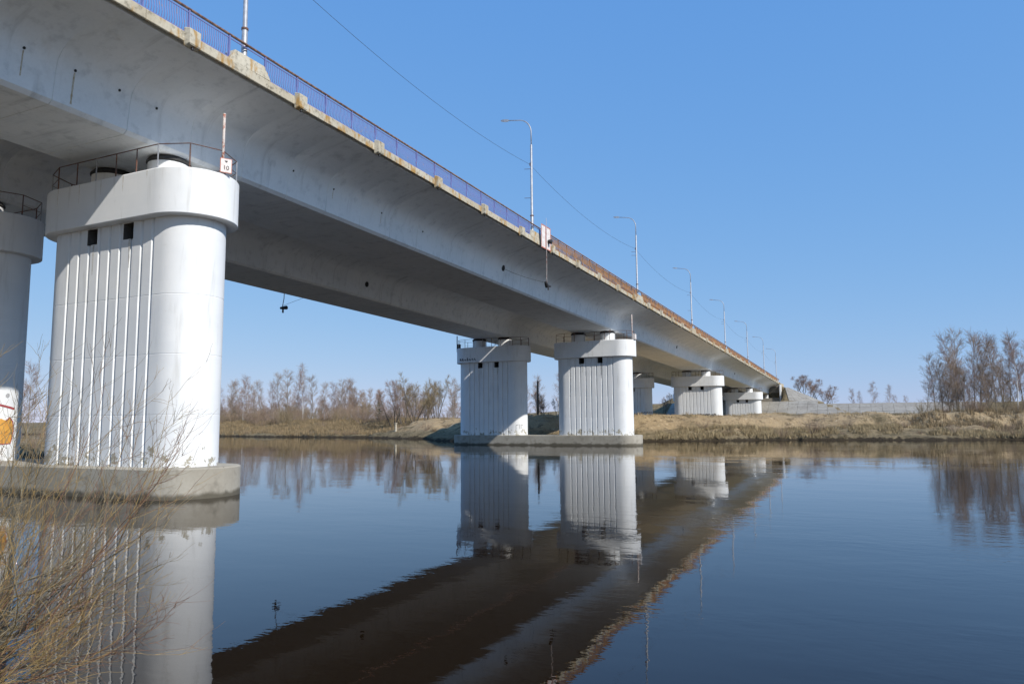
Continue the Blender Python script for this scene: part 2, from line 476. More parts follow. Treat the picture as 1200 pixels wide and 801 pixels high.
# edge kerb blocks of the near deck
KL = SEG * 2 / 3
Y0K = 21.389 - KL * 12.5
nk = int((Y_END - Y0K) / KL)
rng = random.Random(5)
for k in range(nk):
    y0, y1 = Y0K + k * KL, Y0K + (k + 1) * KL
    mb = MB(); dx = rng.uniform(-.008, .008); dz = rng.uniform(-.006, .006)
    def ring(y, i):
        zb, zt = zs(y) + ZF - .02 + dz, zs(y) + ZF + .37 + dz
        return [(XF - .095 + i, y, zb + i), (XF - .02 + dx - i, y, zb + i), (XF + dx - i, y, zb + .02 + i), (XF + dx - i, y, zt - .03 - i), (XF - .03 + dx - i, y, zt - i), (XF - .36 + i, y, zt - i), (XF - .36 + i, y, zt - .04), (XF - .095 + i, y, zt - .05)]
    mb.loft([ring(y0 + .006, .012), ring(y0 + .02, 0), ring(y1 - .02, 0), ring(y1 - .006, .012)], True, True)
    mb.build('kerb_block', M['kerb'], near_deck)

# drain spout boxes on the deck edge
k = 0
y = 18.4 - 5.848
while y < Y_END - 2:
    z = zs(y) + ZF
    mb = MB()
    mb.loft([[(XF + .0, y - .27, z - .20), (XF + .20, y - .20, z - .14), (XF + .20, y + .20, z - .14), (XF + .0, y + .27, z - .20)],
             [(XF - .005, y - .30, z - .15), (XF + .23, y - .25, z - .09), (XF + .23, y + .25, z - .09), (XF - .005, y + .30, z - .15)],
             [(XF - .005, y - .30, z + .50), (XF + .23, y - .25, z + .46), (XF + .23, y + .25, z + .46), (XF - .005, y + .30, z + .50)],
             [(XF - .005, y - .24, z + .55), (XF + .17, y - .20, z + .51), (XF + .17, y + .20, z + .51), (XF - .005, y + .24, z + .55)]], True, True)
    sp = mb.build('drain_spout', M['kerb'], near_deck)
    if y < 70:
        mb = MB(); mb.tube([(XF + .10, y, z - .26), (XF + .10, y, z - .15)], .055, 10)
        mb.build('pipe_mouth', M['black'], sp)
    y += 5.848

# weep pipes, and dark discs painted for the shade inside web holes
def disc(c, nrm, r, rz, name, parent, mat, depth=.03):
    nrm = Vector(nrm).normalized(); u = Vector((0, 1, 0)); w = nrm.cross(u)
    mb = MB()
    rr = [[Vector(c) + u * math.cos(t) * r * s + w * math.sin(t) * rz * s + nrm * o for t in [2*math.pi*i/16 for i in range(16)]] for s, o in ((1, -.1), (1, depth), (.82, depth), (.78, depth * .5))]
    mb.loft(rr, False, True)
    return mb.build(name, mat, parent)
for y, h in ((14.4, 1.30), (16.2, 1.32), (17.95, 1.34), (19.6, 1.30), (27.5, 1.3), (30.6, 1.3), (35.0, 1.2), (39.5, 1.2)):
    disc((XR + float(np.interp(h, [1.1, 1.42], [2.64, 2.72])), y, zs(y) + h), (.97, 0, -.2), .045, .05, 'weep_pipe', near_deck, M['black'])
def web_x(h): return XR + np.interp(h, [0, .55, 1.1, 1.42, 1.70], [2.527, 2.58, 2.64, 2.72, 2.90])
for y, h0, h1, w in ((14.4, 1.22, .35, .05), (16.2, 1.24, .1, .07), (30.6, 1.2, .8, .04), (35.0, 1.1, .6, .04)):
    v = []; f = []
    for q in range(9):
        h = h0 + (h1 - h0) * q / 8; ww = w * (.5 + .6 * abs(math.sin(q * 1.7 + y)))
        v += [(web_x(h) + .004, y - ww / 2, zs(y) + h), (web_x(h) + .004, y + ww / 2, zs(y) + h)]
    for q in range(8): f.append((2*q, 2*q+1, 2*q+3, 2*q+2))
    obj('rust_streak', v, f, M['streak'], near_deck)
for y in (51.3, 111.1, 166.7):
    disc((XR + 2.665, y, zs(y) + 1.2), (.98, 0, -.2), .24, .24, 'web_shade_disc', near_deck, M['dark'])
disc((XL + 2.635, 51.3, zs(51.3) + 1.05), (.99, 0, -.12), .24, .24, 'web_shade_disc', far_deck, M['dark'])

# ------------------------------------------------------------------ deck railing (near edge)
rail_root = empty('bridge_railing', (XF - .22, 21.4, zs(21.4) + ZF + .37))
tag(rail_root, 'long rusty blue-grey steel railing along the edge of the near bridge deck', 'railing')
XRAIL = XF - .22
def zk(y): return zs(y) + ZF + .37
def sweep(name, x0, x1, h0, h1, ya, yb, mat, parent, step=3.0):
    mb = MB(); n = max(1, int((yb - ya) / step)); rings = []
    for i in range(n + 1):
        y = ya + (yb - ya) * i / n; z = zk(y)
        rings.append([(x0, y, z + h0), (x1, y, z + h0), (x1, y, z + h1), (x0, y, z + h1)])
    mb.loft(rings, True, True)
    return mb.build(name, mat, parent)
Y_SPLIT = 53.2
sweep('top_rail', XRAIL - .055, XRAIL + .055, 1.06, 1.11, Y0K, Y_SPLIT, M['top_rail'], rail_root)
sweep('top_rail', XRAIL - .055, XRAIL + .055, 1.06, 1.11, Y_SPLIT, Y_END - .2, M['rust_rail'], rail_root)
sweep('upper_rail', XRAIL - .02, XRAIL + .02, .93, .965, Y0K, Y_SPLIT, M['blue_rail'], rail_root)
sweep('upper_rail', XRAIL - .02, XRAIL + .02, .93, .965, Y_SPLIT, Y_END - .2, M['rust_rail'], rail_root)
sweep('lower_rail', XRAIL - .025, XRAIL + .025, .10, .15, Y0K, Y_SPLIT, M['blue_rail'], rail_root)
sweep('lower_rail', XRAIL - .025, XRAIL + .025, .10, .15, Y_SPLIT, Y_END - .2, M['rust_rail'], rail_root)
lamp_ys = [21.389 + 29.242 * k for k in range(8)]
pm = {}
for key in ('blue_rail', 'rust_rail'):
    mb = MB(); mb.box(-.035, .035, -.03, .03, 0, 1.08); pm[key] = mesh('post', mb.v, mb.f, M[key])
    mb = MB(); mb.tube([(0, 0, .12), (.035, 0, .22), (.055, 0, .36), (.035, 0, .52), (0, 0, .68), (0, 0, .95)], .0175, 5, False)
    pm[key + 'b'] = mesh('baluster', mb.v, mb.f, M[key])
cnt = 0
rest = {'blue_rail': MB(), 'rust_rail': MB()}
NBAL = 18
for k in range(1, nk):
    y = Y0K + k * KL
    key = 'blue_rail' if y < Y_SPLIT else 'rust_rail'
    place('post', pm[key], (XRAIL, y, zk(y)), rail_root)
    if k == nk - 1: break
    if any(abs(y + KL / 2 - ly) < KL * .51 for ly in lamp_ys): continue
    for i in range(1, NBAL):
        yb = y + KL * i / NBAL
        if y > 13 and cnt < 290:
            place('baluster', pm[key + 'b'], (XRAIL, yb, zk(yb)), rail_root); cnt += 1
        else:
            rest[key].tube([(XRAIL, yb, zk(yb) + .12), (XRAIL + .05, yb, zk(yb) + .36), (XRAIL, yb, zk(yb) + .66), (XRAIL, yb, zk(yb) + .95)], .0175, 4, False)
for key in rest:
    tag(rest[key].build('baluster_infill', M[key], rail_root), kind='stuff')

# ------------------------------------------------------------------ street lamps, each on its concrete plinth
ORD = ['first', 'second', 'third', 'fourth', 'fifth', 'sixth', 'seventh', 'eighth']
XLAMP = XF - .42
for k, y in enumerate(lamp_ys):
    zb = zk(y)
    # plinth (part of the deck edge)
    mb = MB()
    mb.loft([[(XF - .55, y - 1.12, zb), (XF - .02, y - 1.12, zb), (XF - .02, y + 1.12, zb), (XF - .55, y + 1.12, zb)],
             [(XF - .55, y - .80, zb + .52), (XF - .08, y - .80, zb + .52), (XF - .08, y + .80, zb + .52), (XF - .55, y + .80, zb + .52)],
             [(XF - .52, y - .76, zb + .55), (XF - .11, y - .76, zb + .55), (XF - .11, y + .76, zb + .55), (XF - .52, y + .76, zb + .55)]], True, True)
    mb.build('lamp_plinth', M['kerb'], near_deck)
    z0 = zb + .545
    root = empty('street_lamp', (XLAMP, y, z0))
    place_txt = {0: 'first street lamp on the bridge, its pole cut by the top edge of the picture',
                 1: 'second street lamp on the bridge, beside the white navigation sign board',
                 2: 'third street lamp on the bridge, above the middle river pier',
                 7: 'last street lamp on the bridge, nearest the far abutment'}
    tag(root, place_txt.get(k, '%s street lamp along the bridge, counting from the one cut by the top edge' % ORD[k]), 'street lamp', 'street lamps along the bridge edge')
    mb = MB(); mb.tube([(XLAMP, y, z0), (XLAMP, y, z0 + .03), (XLAMP, y, z0 + 1.3), (XLAMP, y, z0 + 1.34), (XLAMP, y, z0 + 6.9), (XLAMP, y, z0 + 6.95)], [.13, .125, .12, .10, .085, .062], 12)
    pole = mb.build('pole', M['galv'], root, sharp=50)
    mb = MB(); mb.tube([(XLAMP, y, z0 + 1.26), (XLAMP, y, z0 + 1.34)], .145, 12); mb.build('collar', M['dark_rust'], pole)
    mb = MB(); pts = []
    for t in range(11):
        a = math.radians(82) * t / 10
        pts.append((XLAMP - 1.15 * (1 - math.cos(a)), y, z0 + 7.95 + 1.15 * math.sin(a)))
    pts = [(XLAMP, y, z0 + 6.85)] + pts + [(pts[-1][0] - 1.0, y, pts[-1][2] + .16)]
    mb.tube(pts, [.05] * 8 + [.042] * 5, 8)
    mb.build('arm', M['galv'], root, smooth=True)
    ex, ez = pts[-1][0], pts[-1][2]
    mb = MB()
    mb.loft([[(ex + .08, y - .05, ez - .04), (ex + .08, y + .05, ez - .04), (ex + .08, y + .05, ez + .05), (ex + .08, y - .05, ez + .05)],
             [(ex - .12, y - .11, ez - .05), (ex - .12, y + .11, ez - .05), (ex - .12, y + .10, ez + .10), (ex - .12, y - .10, ez + .10)],
             [(ex - .45, y - .12, ez + .01), (ex - .45, y + .12, ez + .01), (ex - .45, y + .09, ez + .13), (ex - .45, y - .09, ez + .13)],
             [(ex - .60, y - .06, ez + .05), (ex - .60, y + .06, ez + .05), (ex - .60, y + .05, ez + .11), (ex - .60, y - .05, ez + .11)]], True, True)
    mb.build('luminaire', M['galv'], root, sharp=45)
    for hz in (5.0, 2.7 if k in (1, 3) else 4.6):
        mb = MB(); mb.tube([(XLAMP + .05, y, z0 + hz), (XLAMP - .55, y - .12, z0 + hz + .03)], .018, 6)
        mb.build('bracket', M['dark_rust'], pole)
    mb = MB(); mb.box(XLAMP - .14, XLAMP - .02, y - .07, y + .07, z0 + 5.25, z0 + 5.5, .02)
    mb.build('cable_clamp', M['dark_rust'], pole)

# overhead cable slung from lamp to lamp
for k in range(-1, 7):
    ya, yb = 21.389 + 29.242 * k, 21.389 + 29.242 * (k + 1)
    mb = MB(); pts = []
    za, zb = zk(ya) + .545 + 5.4, zk(yb) + .545 + 5.4
    for i in range(17):
        t = i / 16; pts.append((XLAMP - .15, ya + (yb - ya) * t, za + (zb - za) * t - 4 * .85 * t * (1 - t)))
    mb.tube(pts, .0105, 5)
    lab = 'thin black overhead cable sagging between the %s and %s street lamps' % (ORD[k], ORD[k + 1]) if k >= 0 else 'thin black overhead cable running off to the left of the first street lamp'
    tag(mb.build('overhead_cable', M['cable']), lab, 'cable', 'overhead cables between the lamps')

# ------------------------------------------------------------------ piers
def stadium(xc, yc, L, T, n=20):
    r = T / 2; h = L / 2 - r; out = []
    for k in range(n + 1):
        t = -math.pi / 2 + math.pi * k / n; out.append((xc + h + r * math.cos(t), yc + r * math.sin(t)))
    for k in range(n + 1):
        t = math.pi / 2 + math.pi * k / n; out.append((xc - h + r * math.cos(t), yc + r * math.sin(t)))
    return out

GRO = [-2.55 + .6375 * i for i in range(9)]
HOLES = [(-1.42, -.80), (.80, 1.40)]
def column_mesh(height):
    """column about its own axis, z from 0 to height; grooved flat faces, two openings under the head"""
    L, T = L_HEAD - 2 * INSET, T_HEAD - 2 * INSET
    r = T / 2; h = L / 2 - r; n = 20
    marks = []
    for g in GRO: marks += [(g - .085, 0), (g - .03, .10), (g + .03, .10), (g + .085, 0)]
    holes = [(a, b) for a, b in HOLES]
    marks = [q for q in marks if not any(min(abs(q[0] - a), abs(q[0] - b)) < .01 for a, b in holes)]
    for a, b in holes: marks += [(a, 0), (b, 0)]
    marks.sort()
    front = [(-h, 0)] + marks + [(h, 0)]
    fmin = front[1:-1]
    out = []
    for x, d in fmin: out.append((x, -r + d, 'f'))
    for k in range(n + 1):
        t = -math.pi/2 + math.pi*k/n; out.append((h + r*math.cos(t), r*math.sin(t), 'r'))
    for x, d in reversed(fmin): out.append((x, r - d, 'b'))
    for k in range(n + 1):
        t = math.pi/2 + math.pi*k/n; out.append((-h + r*math.cos(t), r*math.sin(t), 'r'))
    levels = [(0, 0)]
    z = 2.0
    while z < height - .9:
        levels += [(z - .02, 0), (z - .008, .008), (z + .008, .008), (z + .02, 0)]; z += 2.35
    ztop = height - .03; zhole = ztop - .66
    levels = [l for l in levels if l[0] < zhole - .05] + [(zhole, 0), (ztop, 0), (height, 0)]
    v = []; f = []
    m_ = len(out)
    for z, ins in levels:
        for x, y_, tg in out:
            s = 1 - ins / r
            if abs(x) > h: xx = math.copysign(h, x) + (x - math.copysign(h, x)) * s
            else: xx = x
            v.append((xx, y_ * s, z))
    for k in range(len(levels) - 1):
        for i in range(m_):
            j = (i + 1) % m_
            xm = (out[i][0] + out[j][0]) / 2
            hole = abs(levels[k][0] - zhole) < 1e-6 and out[i][2] in 'f' and out[j][2] == 'f' and any(a < xm < b for a, b in holes)
            if hole: continue
            f.append((k*m_+i, k*m_+j, (k+1)*m_+j, (k+1)*m_+i))
    f.append(tuple(reversed(range(m_)))); f.append(tuple((len(levels)-1)*m_ + i for i in range(m_)))
    n_outer = len(f)
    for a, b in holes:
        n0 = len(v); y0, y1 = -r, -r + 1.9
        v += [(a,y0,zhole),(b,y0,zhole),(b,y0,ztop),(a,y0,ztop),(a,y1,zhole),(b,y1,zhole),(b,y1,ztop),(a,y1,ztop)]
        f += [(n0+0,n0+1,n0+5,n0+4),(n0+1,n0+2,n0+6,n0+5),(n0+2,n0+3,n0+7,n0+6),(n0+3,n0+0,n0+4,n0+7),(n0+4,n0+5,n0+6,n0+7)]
    return v, f, n_outer

def rounded_rect(x0, x1, y0, y1, r, n=7):
    out = []
    for cx, cy, a0 in ((x1 - r, y0 + r, -90), (x1 - r, y1 - r, 0), (x0 + r, y1 - r, 90), (x0 + r, y0 + r, 180)):
        for k in range(n + 1):
            t = math.radians(a0 + 90 * k / n); out.append((cx + r * math.cos(t), cy + r * math.sin(t)))
    return out

def pier(idx, label):
    Y = PIERS[idx]; ht = HEAD_TOP[idx]
    base_z = 1.135 if idx < 2 else (3.0 if idx == 2 else 3.2)
    zbot = -2.0 if idx < 2 else 1.0
    root = empty('bridge_pier', ((XR + XL) / 2, Y, 0))
    tag(root, label, 'bridge pier', 'white piers of the bridge')
    mb = MB(); o = rounded_rect(-45.95, -22.3, Y - 2.0, Y + 2.0, 1.97)
    ctr = ((-45.95 - 22.3) / 2, Y)
    sh = lambda q, i: [(x + (i if x < ctr[0] else -i), y + (i if y < ctr[1] else -i)) for x, y in q]
    mb.loft([[(x, y, zbot) for x, y in o], [(x, y, base_z - .05) for x, y in o], [(x, y, base_z) for x, y in sh(o, .05)]], True, True)
    mb.build('pile_cap', M['cap'], root, sharp=35)
    hb = ht - H_HEAD
    for xc in (XR, XL):
        v, f, n_outer = column_mesh(hb - base_z)
        me = mesh('column', v, f, M['white'], True); me.materials.append(M['recess_shade'])
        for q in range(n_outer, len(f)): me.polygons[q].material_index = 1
        me.set_sharp_from_angle(angle=math.radians(28))
        place('column', me, (xc, Y, base_z), root)
        mb = MB(); o = stadium(xc, Y, L_HEAD, T_HEAD, 24)
        o2 = stadium(xc, Y, L_HEAD - .06, T_HEAD - .06, 24)
        mb.loft([[(x, y, hb) for x, y in o2], [(x, y, hb + .03) for x, y in o], [(x, y, ht - .04) for x, y in o], [(x, y, ht) for x, y in o2]], True, True)
        head = mb.build('pier_head', M['head'], root, sharp=35)
        for dx in (-1.95, 1.6):
            mb = MB(); c = [(xc + dx, Y, ht - .01), (xc + dx, Y, zs(Y) - .40)]
            mb.tube(c, .82, 28); mb.build('bearing_drum', M['head'], head, sharp=40)
            mb = MB(); mb.tube([(xc + dx, Y, zs(Y) - .40), (xc + dx, Y, zs(Y) - .36), (xc + dx, Y, zs(Y) - .29), (xc + dx, Y, zs(Y) - .135)], [.78, .88, .88, .74], 24); mb.build('bearing', M['bearing'], head, sharp=40)
        # guard rail round the platform
        rl = stadium(xc, Y, L_HEAD - .25, T_HEAD - .25, 4)
        pts = [(x, y, ht + 1.0) for x, y in rl]
        mb = MB(); mb.tube(pts + [pts[0]], .022, 5); mb.tube([(x, y, ht + .5) for x, y in rl[2:]], .014, 5)
        gr = mb.build('platform_rail', M['dark_rust'], root)
        ring = rl + [rl[0]]
        plist = []
        for a, b in zip(ring[:-1], ring[1:]):
            L = math.hypot(b[0]-a[0], b[1]-a[1]); nn = max(1, int(round(L / 1.35)))
            for q in range(nn): plist.append((a[0] + (b[0]-a[0])*q/nn, a[1] + (b[1]-a[1])*q/nn))
        for q, (x, y) in enumerate(plist):
            mb = MB(); mb.tube([(x, y, ht - .01), (x, y, ht + 1.0)], .028, 6)
            mb.build('rail_post', M['dark_rust'] if q % 3 else M['galv'], gr)
    return root

piers = [pier(0, 'large white twin-column pier at the left, standing in the water nearest the camera'),
         pier(1, 'white twin-column pier in mid-river on one long low concrete footing'),
         pier(2, 'white twin-column pier on the sandy far bank, first one behind the river'),
         pier(3, 'small short white pier furthest away, next to the far abutment')]

# ------------------------------------------------------------------ small fittings on the piers
def text_mesh(s, size, mat, loc, rot, name, parent):
    cu = bpy.data.curves.new('digits', 'FONT'); cu.body = s; cu.size = size; cu.align_x = 'CENTER'; cu.align_y = 'CENTER'; cu.extrude = .004
    t = bpy.data.objects.new('digits_source', cu)
    me = bpy.data.meshes.new_from_object(t)
    bpy.data.objects.remove(t)
    me.materials.clear(); me.materials.append(mat)
    o = place(name, me, loc, parent); o.rotation_euler = rot
    return o

ht = HEAD_TOP[0]
px, py = XR + 4.78, PIERS[0] - .05
root = empty('clearance_gauge', (px, py, ht))
tag(root, 'red and white pole with a white number 10 plate on the nearest pier', 'sign')
mb = MB(); mb.tube([(px, py, ht - .3), (px, py, ht + 2.55)], .055, 8); mb.build('pole', M['red_pole'], root, smooth=True)
ang = math.radians(-28)      # plate faces the river traffic in front of the pier
nrm = Vector((math.cos(ang), math.sin(ang), 0)); tng = Vector((-nrm.y, nrm.x, 0))
def plate(c, w, h, th, mat, name, parent):
    c = Vector(c); v = []
    for o_ in (-th, 0):
        for a, b in ((-1, -1), (1, -1), (1, 1), (-1, 1)): v.append(c + tng * a * w / 2 + Vector((0, 0, b * h / 2)) + nrm * o_)
    return obj(name, v, [(3,2,1,0),(4,5,6,7),(0,1,5,4),(1,2,6,5),(2,3,7,6),(3,0,4,7)], mat, parent)
pc = Vector((px, py, ht + .35)) + nrm * .11
pc += tng * .10
bd = plate(pc, .46, .60, .03, M['sign_red'], 'plate', root)
plate(pc + nrm * .006, .41, .55, .02, M['sign_white'], 'plate_face', bd)
text_mesh('10', .25, M['black'], pc + nrm * .012 + Vector((0, 0, -.10)), (math.radians(90), 0, math.atan2(nrm.y, nrm.x) + math.pi / 2), 'number', bd)
tri = [pc + nrm * .011 + tng * a + Vector((0, 0, b)) for a, b in ((-.07, .20), (.07, .20), (0, .11))]
tri2 = [q - nrm * .004 for q in tri]
obj('triangle_mark', tri + tri2, [(0, 2, 1), (3, 4, 5), (0, 1, 4, 3), (1, 2, 5, 4), (2, 0, 3, 5)], M['black'], bd)

def gauge(x, y, z, h, label, box):
    root = empty('gauge_pole', (x, y, z)); tag(root, label, 'pole', 'gauge poles on the river pier')
    mb = MB(); mb.tube([(x, y, z - .3), (x, y, z + h)], .06, 8); mb.build('pole', M['red_pole'] if box else M['dark_rust'], root, smooth=True)
    mb = MB(); mb.box(x + .06, x + .42, y - .22, y + .22, z + .05, z + .65, .03); mb.build('box', M['sign_white'] if box else M['black'], root)
h2 = HEAD_TOP[1]
gauge(XR + 4.60, PIERS[1] - .3, h2, 2.9, 'thin pole with a pale box on the right end of the mid-river pier', True)
gauge(XL - 4.95, PIERS[1] - .3, h2, 1.7, 'dark pole with a black box on the left end of the mid-river pier', False)
mb = MB(); mb.tube([(XR + 2.3, PIERS[1] - 1.4, h2 - .05), (XR + 2.35, PIERS[1] - 1.4, h2 + 1.0), (XR + 2.75, PIERS[1] - 1.5, h2 + 3.0)], [.03, .03, .015], 6)
tag(mb.build('whip_aerial', M['dark_rust']), 'thin leaning rod rising from the mid-river pier platform', 'rod')

# graffiti laid on the column surfaces (conforming, a few millimetres proud)
def on_column(xc, Y, s, proud=.004):
    """point on the column outline: s metres along the front face from the seam at the +X round end; s > 0 wraps round the end"""
    r = (T_HEAD - 2 * INSET) / 2; h = (L_HEAD - 2 * INSET) / 2 - r
    if s <= 0: return (xc + h + s, Y - r - proud)
    t = -math.pi / 2 + s / r
    return (xc + h + (r + proud) * math.cos(t), Y + (r + proud) * math.sin(t))
def decal(name, poly, xc, Y, mat, parent, proud=.004):
    """poly: list of (s, z) outline, filled by vertical strips"""
    smin = min(p[0] for p in poly); smax = max(p[0] for p in poly); n = 14; v = []; f = []
    P = poly + [poly[0]]
    for i in range(n + 1):
        s = smin + (smax - smin) * (i + .02) / (n + .04); zc = []
        for (a, za), (b, zb) in zip(P[:-1], P[1:]):
            if (a - s) * (b - s) <= 0 and abs(a - b) > 1e-9: zc.append(za + (zb - za) * (s - a) / (b - a))
        x, y = on_column(xc, Y, s, proud); v += [(x, y, min(zc)), (x, y, max(zc))]
    for i in range(n): f.append((2*i, 2*i+2, 2*i+3, 2*i+1))
    return obj(name, v, f, mat, parent, smooth=True)
def stroke(name, pts, w, xc, Y, mat, parent, proud=.008):
    v = []; f = []
    pp = []
    for (a, b) in zip(pts[:-1], pts[1:]):
        for q in range(4): pp.append((a[0] + (b[0]-a[0])*q/4, a[1] + (b[1]-a[1])*q/4))
    pp.append(pts[-1])
    for i, (s, z) in enumerate(pp):
        a = pp[max(i-1, 0)]; b = pp[min(i+1, len(pp)-1)]; L = math.hypot(b[0]-a[0], b[1]-a[1]) or 1
        nx, nz = -(b[1]-a[1]) / L * w / 2, (b[0]-a[0]) / L * w / 2
        for sg in (1, -1):
            x, y = on_column(xc, Y, s + sg * nx, proud); v.append((x, y, z + sg * nz))
    for i in range(len(pp) - 1): f.append((2*i, 2*i+2, 2*i+3, 2*i+1))
    return obj(name, v, f, mat, parent, smooth=True)
Y1 = PIERS[0]
decal('graffiti', [(0.85, 1.95), (1.20, 1.9), (1.80, 1.9), (2.48, 1.93), (2.62, 2.5), (2.55, 2.95), (2.36, 3.15), (2.20, 2.98), (2.00, 3.1), (1.70, 3.0), (1.40, 3.12), (1.00, 2.8)], XL, Y1, M['orange_paint'], piers[0])
stroke('graffiti', [(0.70, 3.95), (1.30, 3.85), (1.90, 3.72), (2.60, 3.55)], .10, XL, Y1, M['crimson_paint'], piers[0])
stroke('graffiti', [(0.85, 1.95), (1.80, 1.9), (2.48, 1.93), (2.62, 2.5), (2.55, 2.95), (2.36, 3.15), (2.20, 2.98)], .05, XL, Y1, M['crimson_paint'], piers[0])
stroke('graffiti', [(1.50, 2.2), (1.65, 2.5), (1.55, 2.75)], .14, XL, Y1, M['crimson_paint'], piers[0])
decal('graffiti', [(2.12, 4.1), (2.22, 4.05), (2.30, 4.12), (2.30, 4.24), (2.20, 4.28), (2.12, 4.2)], XL, Y1, M['grey_paint'], piers[0])
Y2 = PIERS[1]
for q in ([(.55, 1.75), (.55, 2.3), (.85, 2.35)], [(1.0, 1.85), (.95, 2.4)], [(1.2, 1.9), (1.15, 2.35), (1.45, 2.3)], [(1.1, 1.6), (1.45, 1.6)]):
    stroke('graffiti', q, .07, XL, Y2, M['grey_paint'], piers[1])
rg = random.Random(3)
for i in range(7):
    s = -5.3 + i * .33; b = HEAD_TOP[1] - 1.62
    xh = XL + s + 1.6
    mb = MB(); yy = PIERS[1] - T_HEAD / 2
    mb.box(xh, xh + .14, yy - .006, yy - .002, b + rg.uniform(0, .1), b + rg.uniform(.2, .38)); mb.box(xh + .1, xh + .26, yy - .007, yy - .003, b + .02, b + .1)
    mb.build('graffiti', M['black'], piers[1])
for i in range(9):
    s = -3.9 + i * .5
    stroke('graffiti', [(s - .2, 3.25), (s, 3.75 + rg.uniform(-.1, .1)), (s + .22, 3.7), (s + .2, 3.3)], .16, XR, PIERS[2], M['black'], piers[2])
    if i < 5: stroke('graffiti', [(s + 3.4, 4.0), (s + 3.6, 4.3), (s + 3.8, 4.1)], .12, XL, PIERS[2], M['dark_rust'], piers[2])

# rust and dirt runs below the openings and the platform posts
def run(x, y, z0, z1, w, mat, parent):
    v = []; f = []
    for q in range(7):
        z = z0 + (z1 - z0) * q / 6; ww = w * (1 - .75 * q / 6) * (.8 + .3 * math.sin(q * 2.3 + x))
        v += [(x - ww / 2, y, z), (x + ww / 2, y, z)]
    for q in range(6): f.append((2*q, 2*q+1, 2*q+3, 2*q+2))
    obj('stain_run', v, f, mat, parent)
rr_ = random.Random(9)
for k in (0, 1):
    yf, yh = PIERS[k] - T_HEAD / 2 + INSET - .004, PIERS[k] - T_HEAD / 2 - .004
    zb_ = HEAD_TOP[k] - H_HEAD
    for xc in (XR, XL):
        for a, b in HOLES:
            run(xc + (a + b) / 2 + .1, yf, zb_ - .68, zb_ - 1.5 - rr_.random(), .16, M['dirt'], piers[k])
        for q in range(5):
            run(xc - 2.8 + q * 1.35 + rr_.uniform(-.05, .05), yh, HEAD_TOP[k] - .05, HEAD_TOP[k] - rr_.uniform(.25, .9), rr_.uniform(.03, .07), M['streak'], piers[k])

# navigation sign on the deck edge with a drop pipe and lamp
ys0, ys1 = 51.0, 52.85
zc = zs(52) + ZF
root = empty('navigation_sign', (XF + .25, 51.9, zc))
tag(root, 'square white board with red edges and a dark lamp, hung on the bridge railing', 'sign')
xs_ = XF + .16
for a, b in ((ys0, 51.86), (51.98, ys1)):
    mb = MB(); mb.box(xs_, xs_ + .03, a, b, zc - .18, zc + 1.66); bd = mb.build('board', M['sign_white'], root)
    for c, d, e, g in ((a, b, zc - .18, zc - .10), (a, b, zc + 1.58, zc + 1.66), (a, a + .07, zc - .10, zc + 1.58), (b - .07, b, zc - .10, zc + 1.58)):
        mb = MB(); mb.box(xs_ + .03, xs_ + .038, c, d, e, g); mb.build('red_border', M['sign_red'], bd)
mb = MB(); mb.tube([(xs_ + .06, 51.92, zc + 2.3), (xs_ + .06, 51.92, zc - 1.9), (xs_ + .02, 51.95, zc - 2.5), (xs_ - .04, 52.3, zc - 3.0)], [.014, .02, .022, .022], 6); mb.build('drop_pipe', M['red_pole'], root)
mb = MB(); mb.tube([(xs_ + .04, 52.35, zc + .50), (xs_ + .30, 52.35, zc + .50), (xs_ + .36, 52.35, zc + .50)], [.16, .19, .10], 14); mb.build('lamp', M['black'], root, sharp=40)
mb = MB(); mb.box(xs_ - .14, xs_ + .06, 52.1, 52.75, zc - 3.02, zc - 2.92); mb.tube([(xs_ - .04, 52.2, zc - 3.05), (xs_ - .04, 51.85, zc - 2.75)], [.17, .10], 10); mb.tube([(xs_ - .04, 52.4, zc - 3.3), (xs_ - .04, 52.4, zc - 2.95)], .06, 8)
mb.build('signal_lantern', M['black'], root)
mb = MB(); pa = Vector((XR + 2.7, 51.3, zs(51.3) + 1.15)); pb = Vector((xs_ - .04, 52.3, zc - 2.75))
mb.tube([pa.lerp(pb, t) - Vector((0, 0, .5 * t * (1 - t))) for t in np.linspace(0, 1, 9)], .014, 5)
mb.build('feed_cable', M['cable'], root)
zc2 = zs(52) + 2.7
root = empty('hanging_lantern', (-47.95, 52, zc2))
tag(root, 'small dark lantern hanging on a pipe below the far girder, against the sky', 'lantern')
mb = MB(); mb.tube([(-46.55, 52, zc2 - .1), (-47.9, 52, zc2 - .6), (-47.95, 52, zc2 - 2.0), (-47.95, 51.8, zc2 - 2.9)], .035, 6); mb.build('drop_pipe', M['dark_rust'], root)
mb = MB(); mb.tube([(-47.95, 51.6, zc2 - 2.95), (-47.95, 52.35, zc2 - 2.8)], [.11, .19], 10); mb.tube([(-47.95, 51.9, zc2 - 3.35), (-47.95, 51.9, zc2 - 2.9)], .08, 8); mb.build('lantern_body', M['black'], root)
mb = MB(); mb.tube([(-47.95, 51.85, zc2 - 2.7), (-46.5, 53.0, zc2 - 1.9), (-43.6, 53.2, zc2 - 1.6)], .014, 5); mb.build('feed_cable', M['cable'], root)

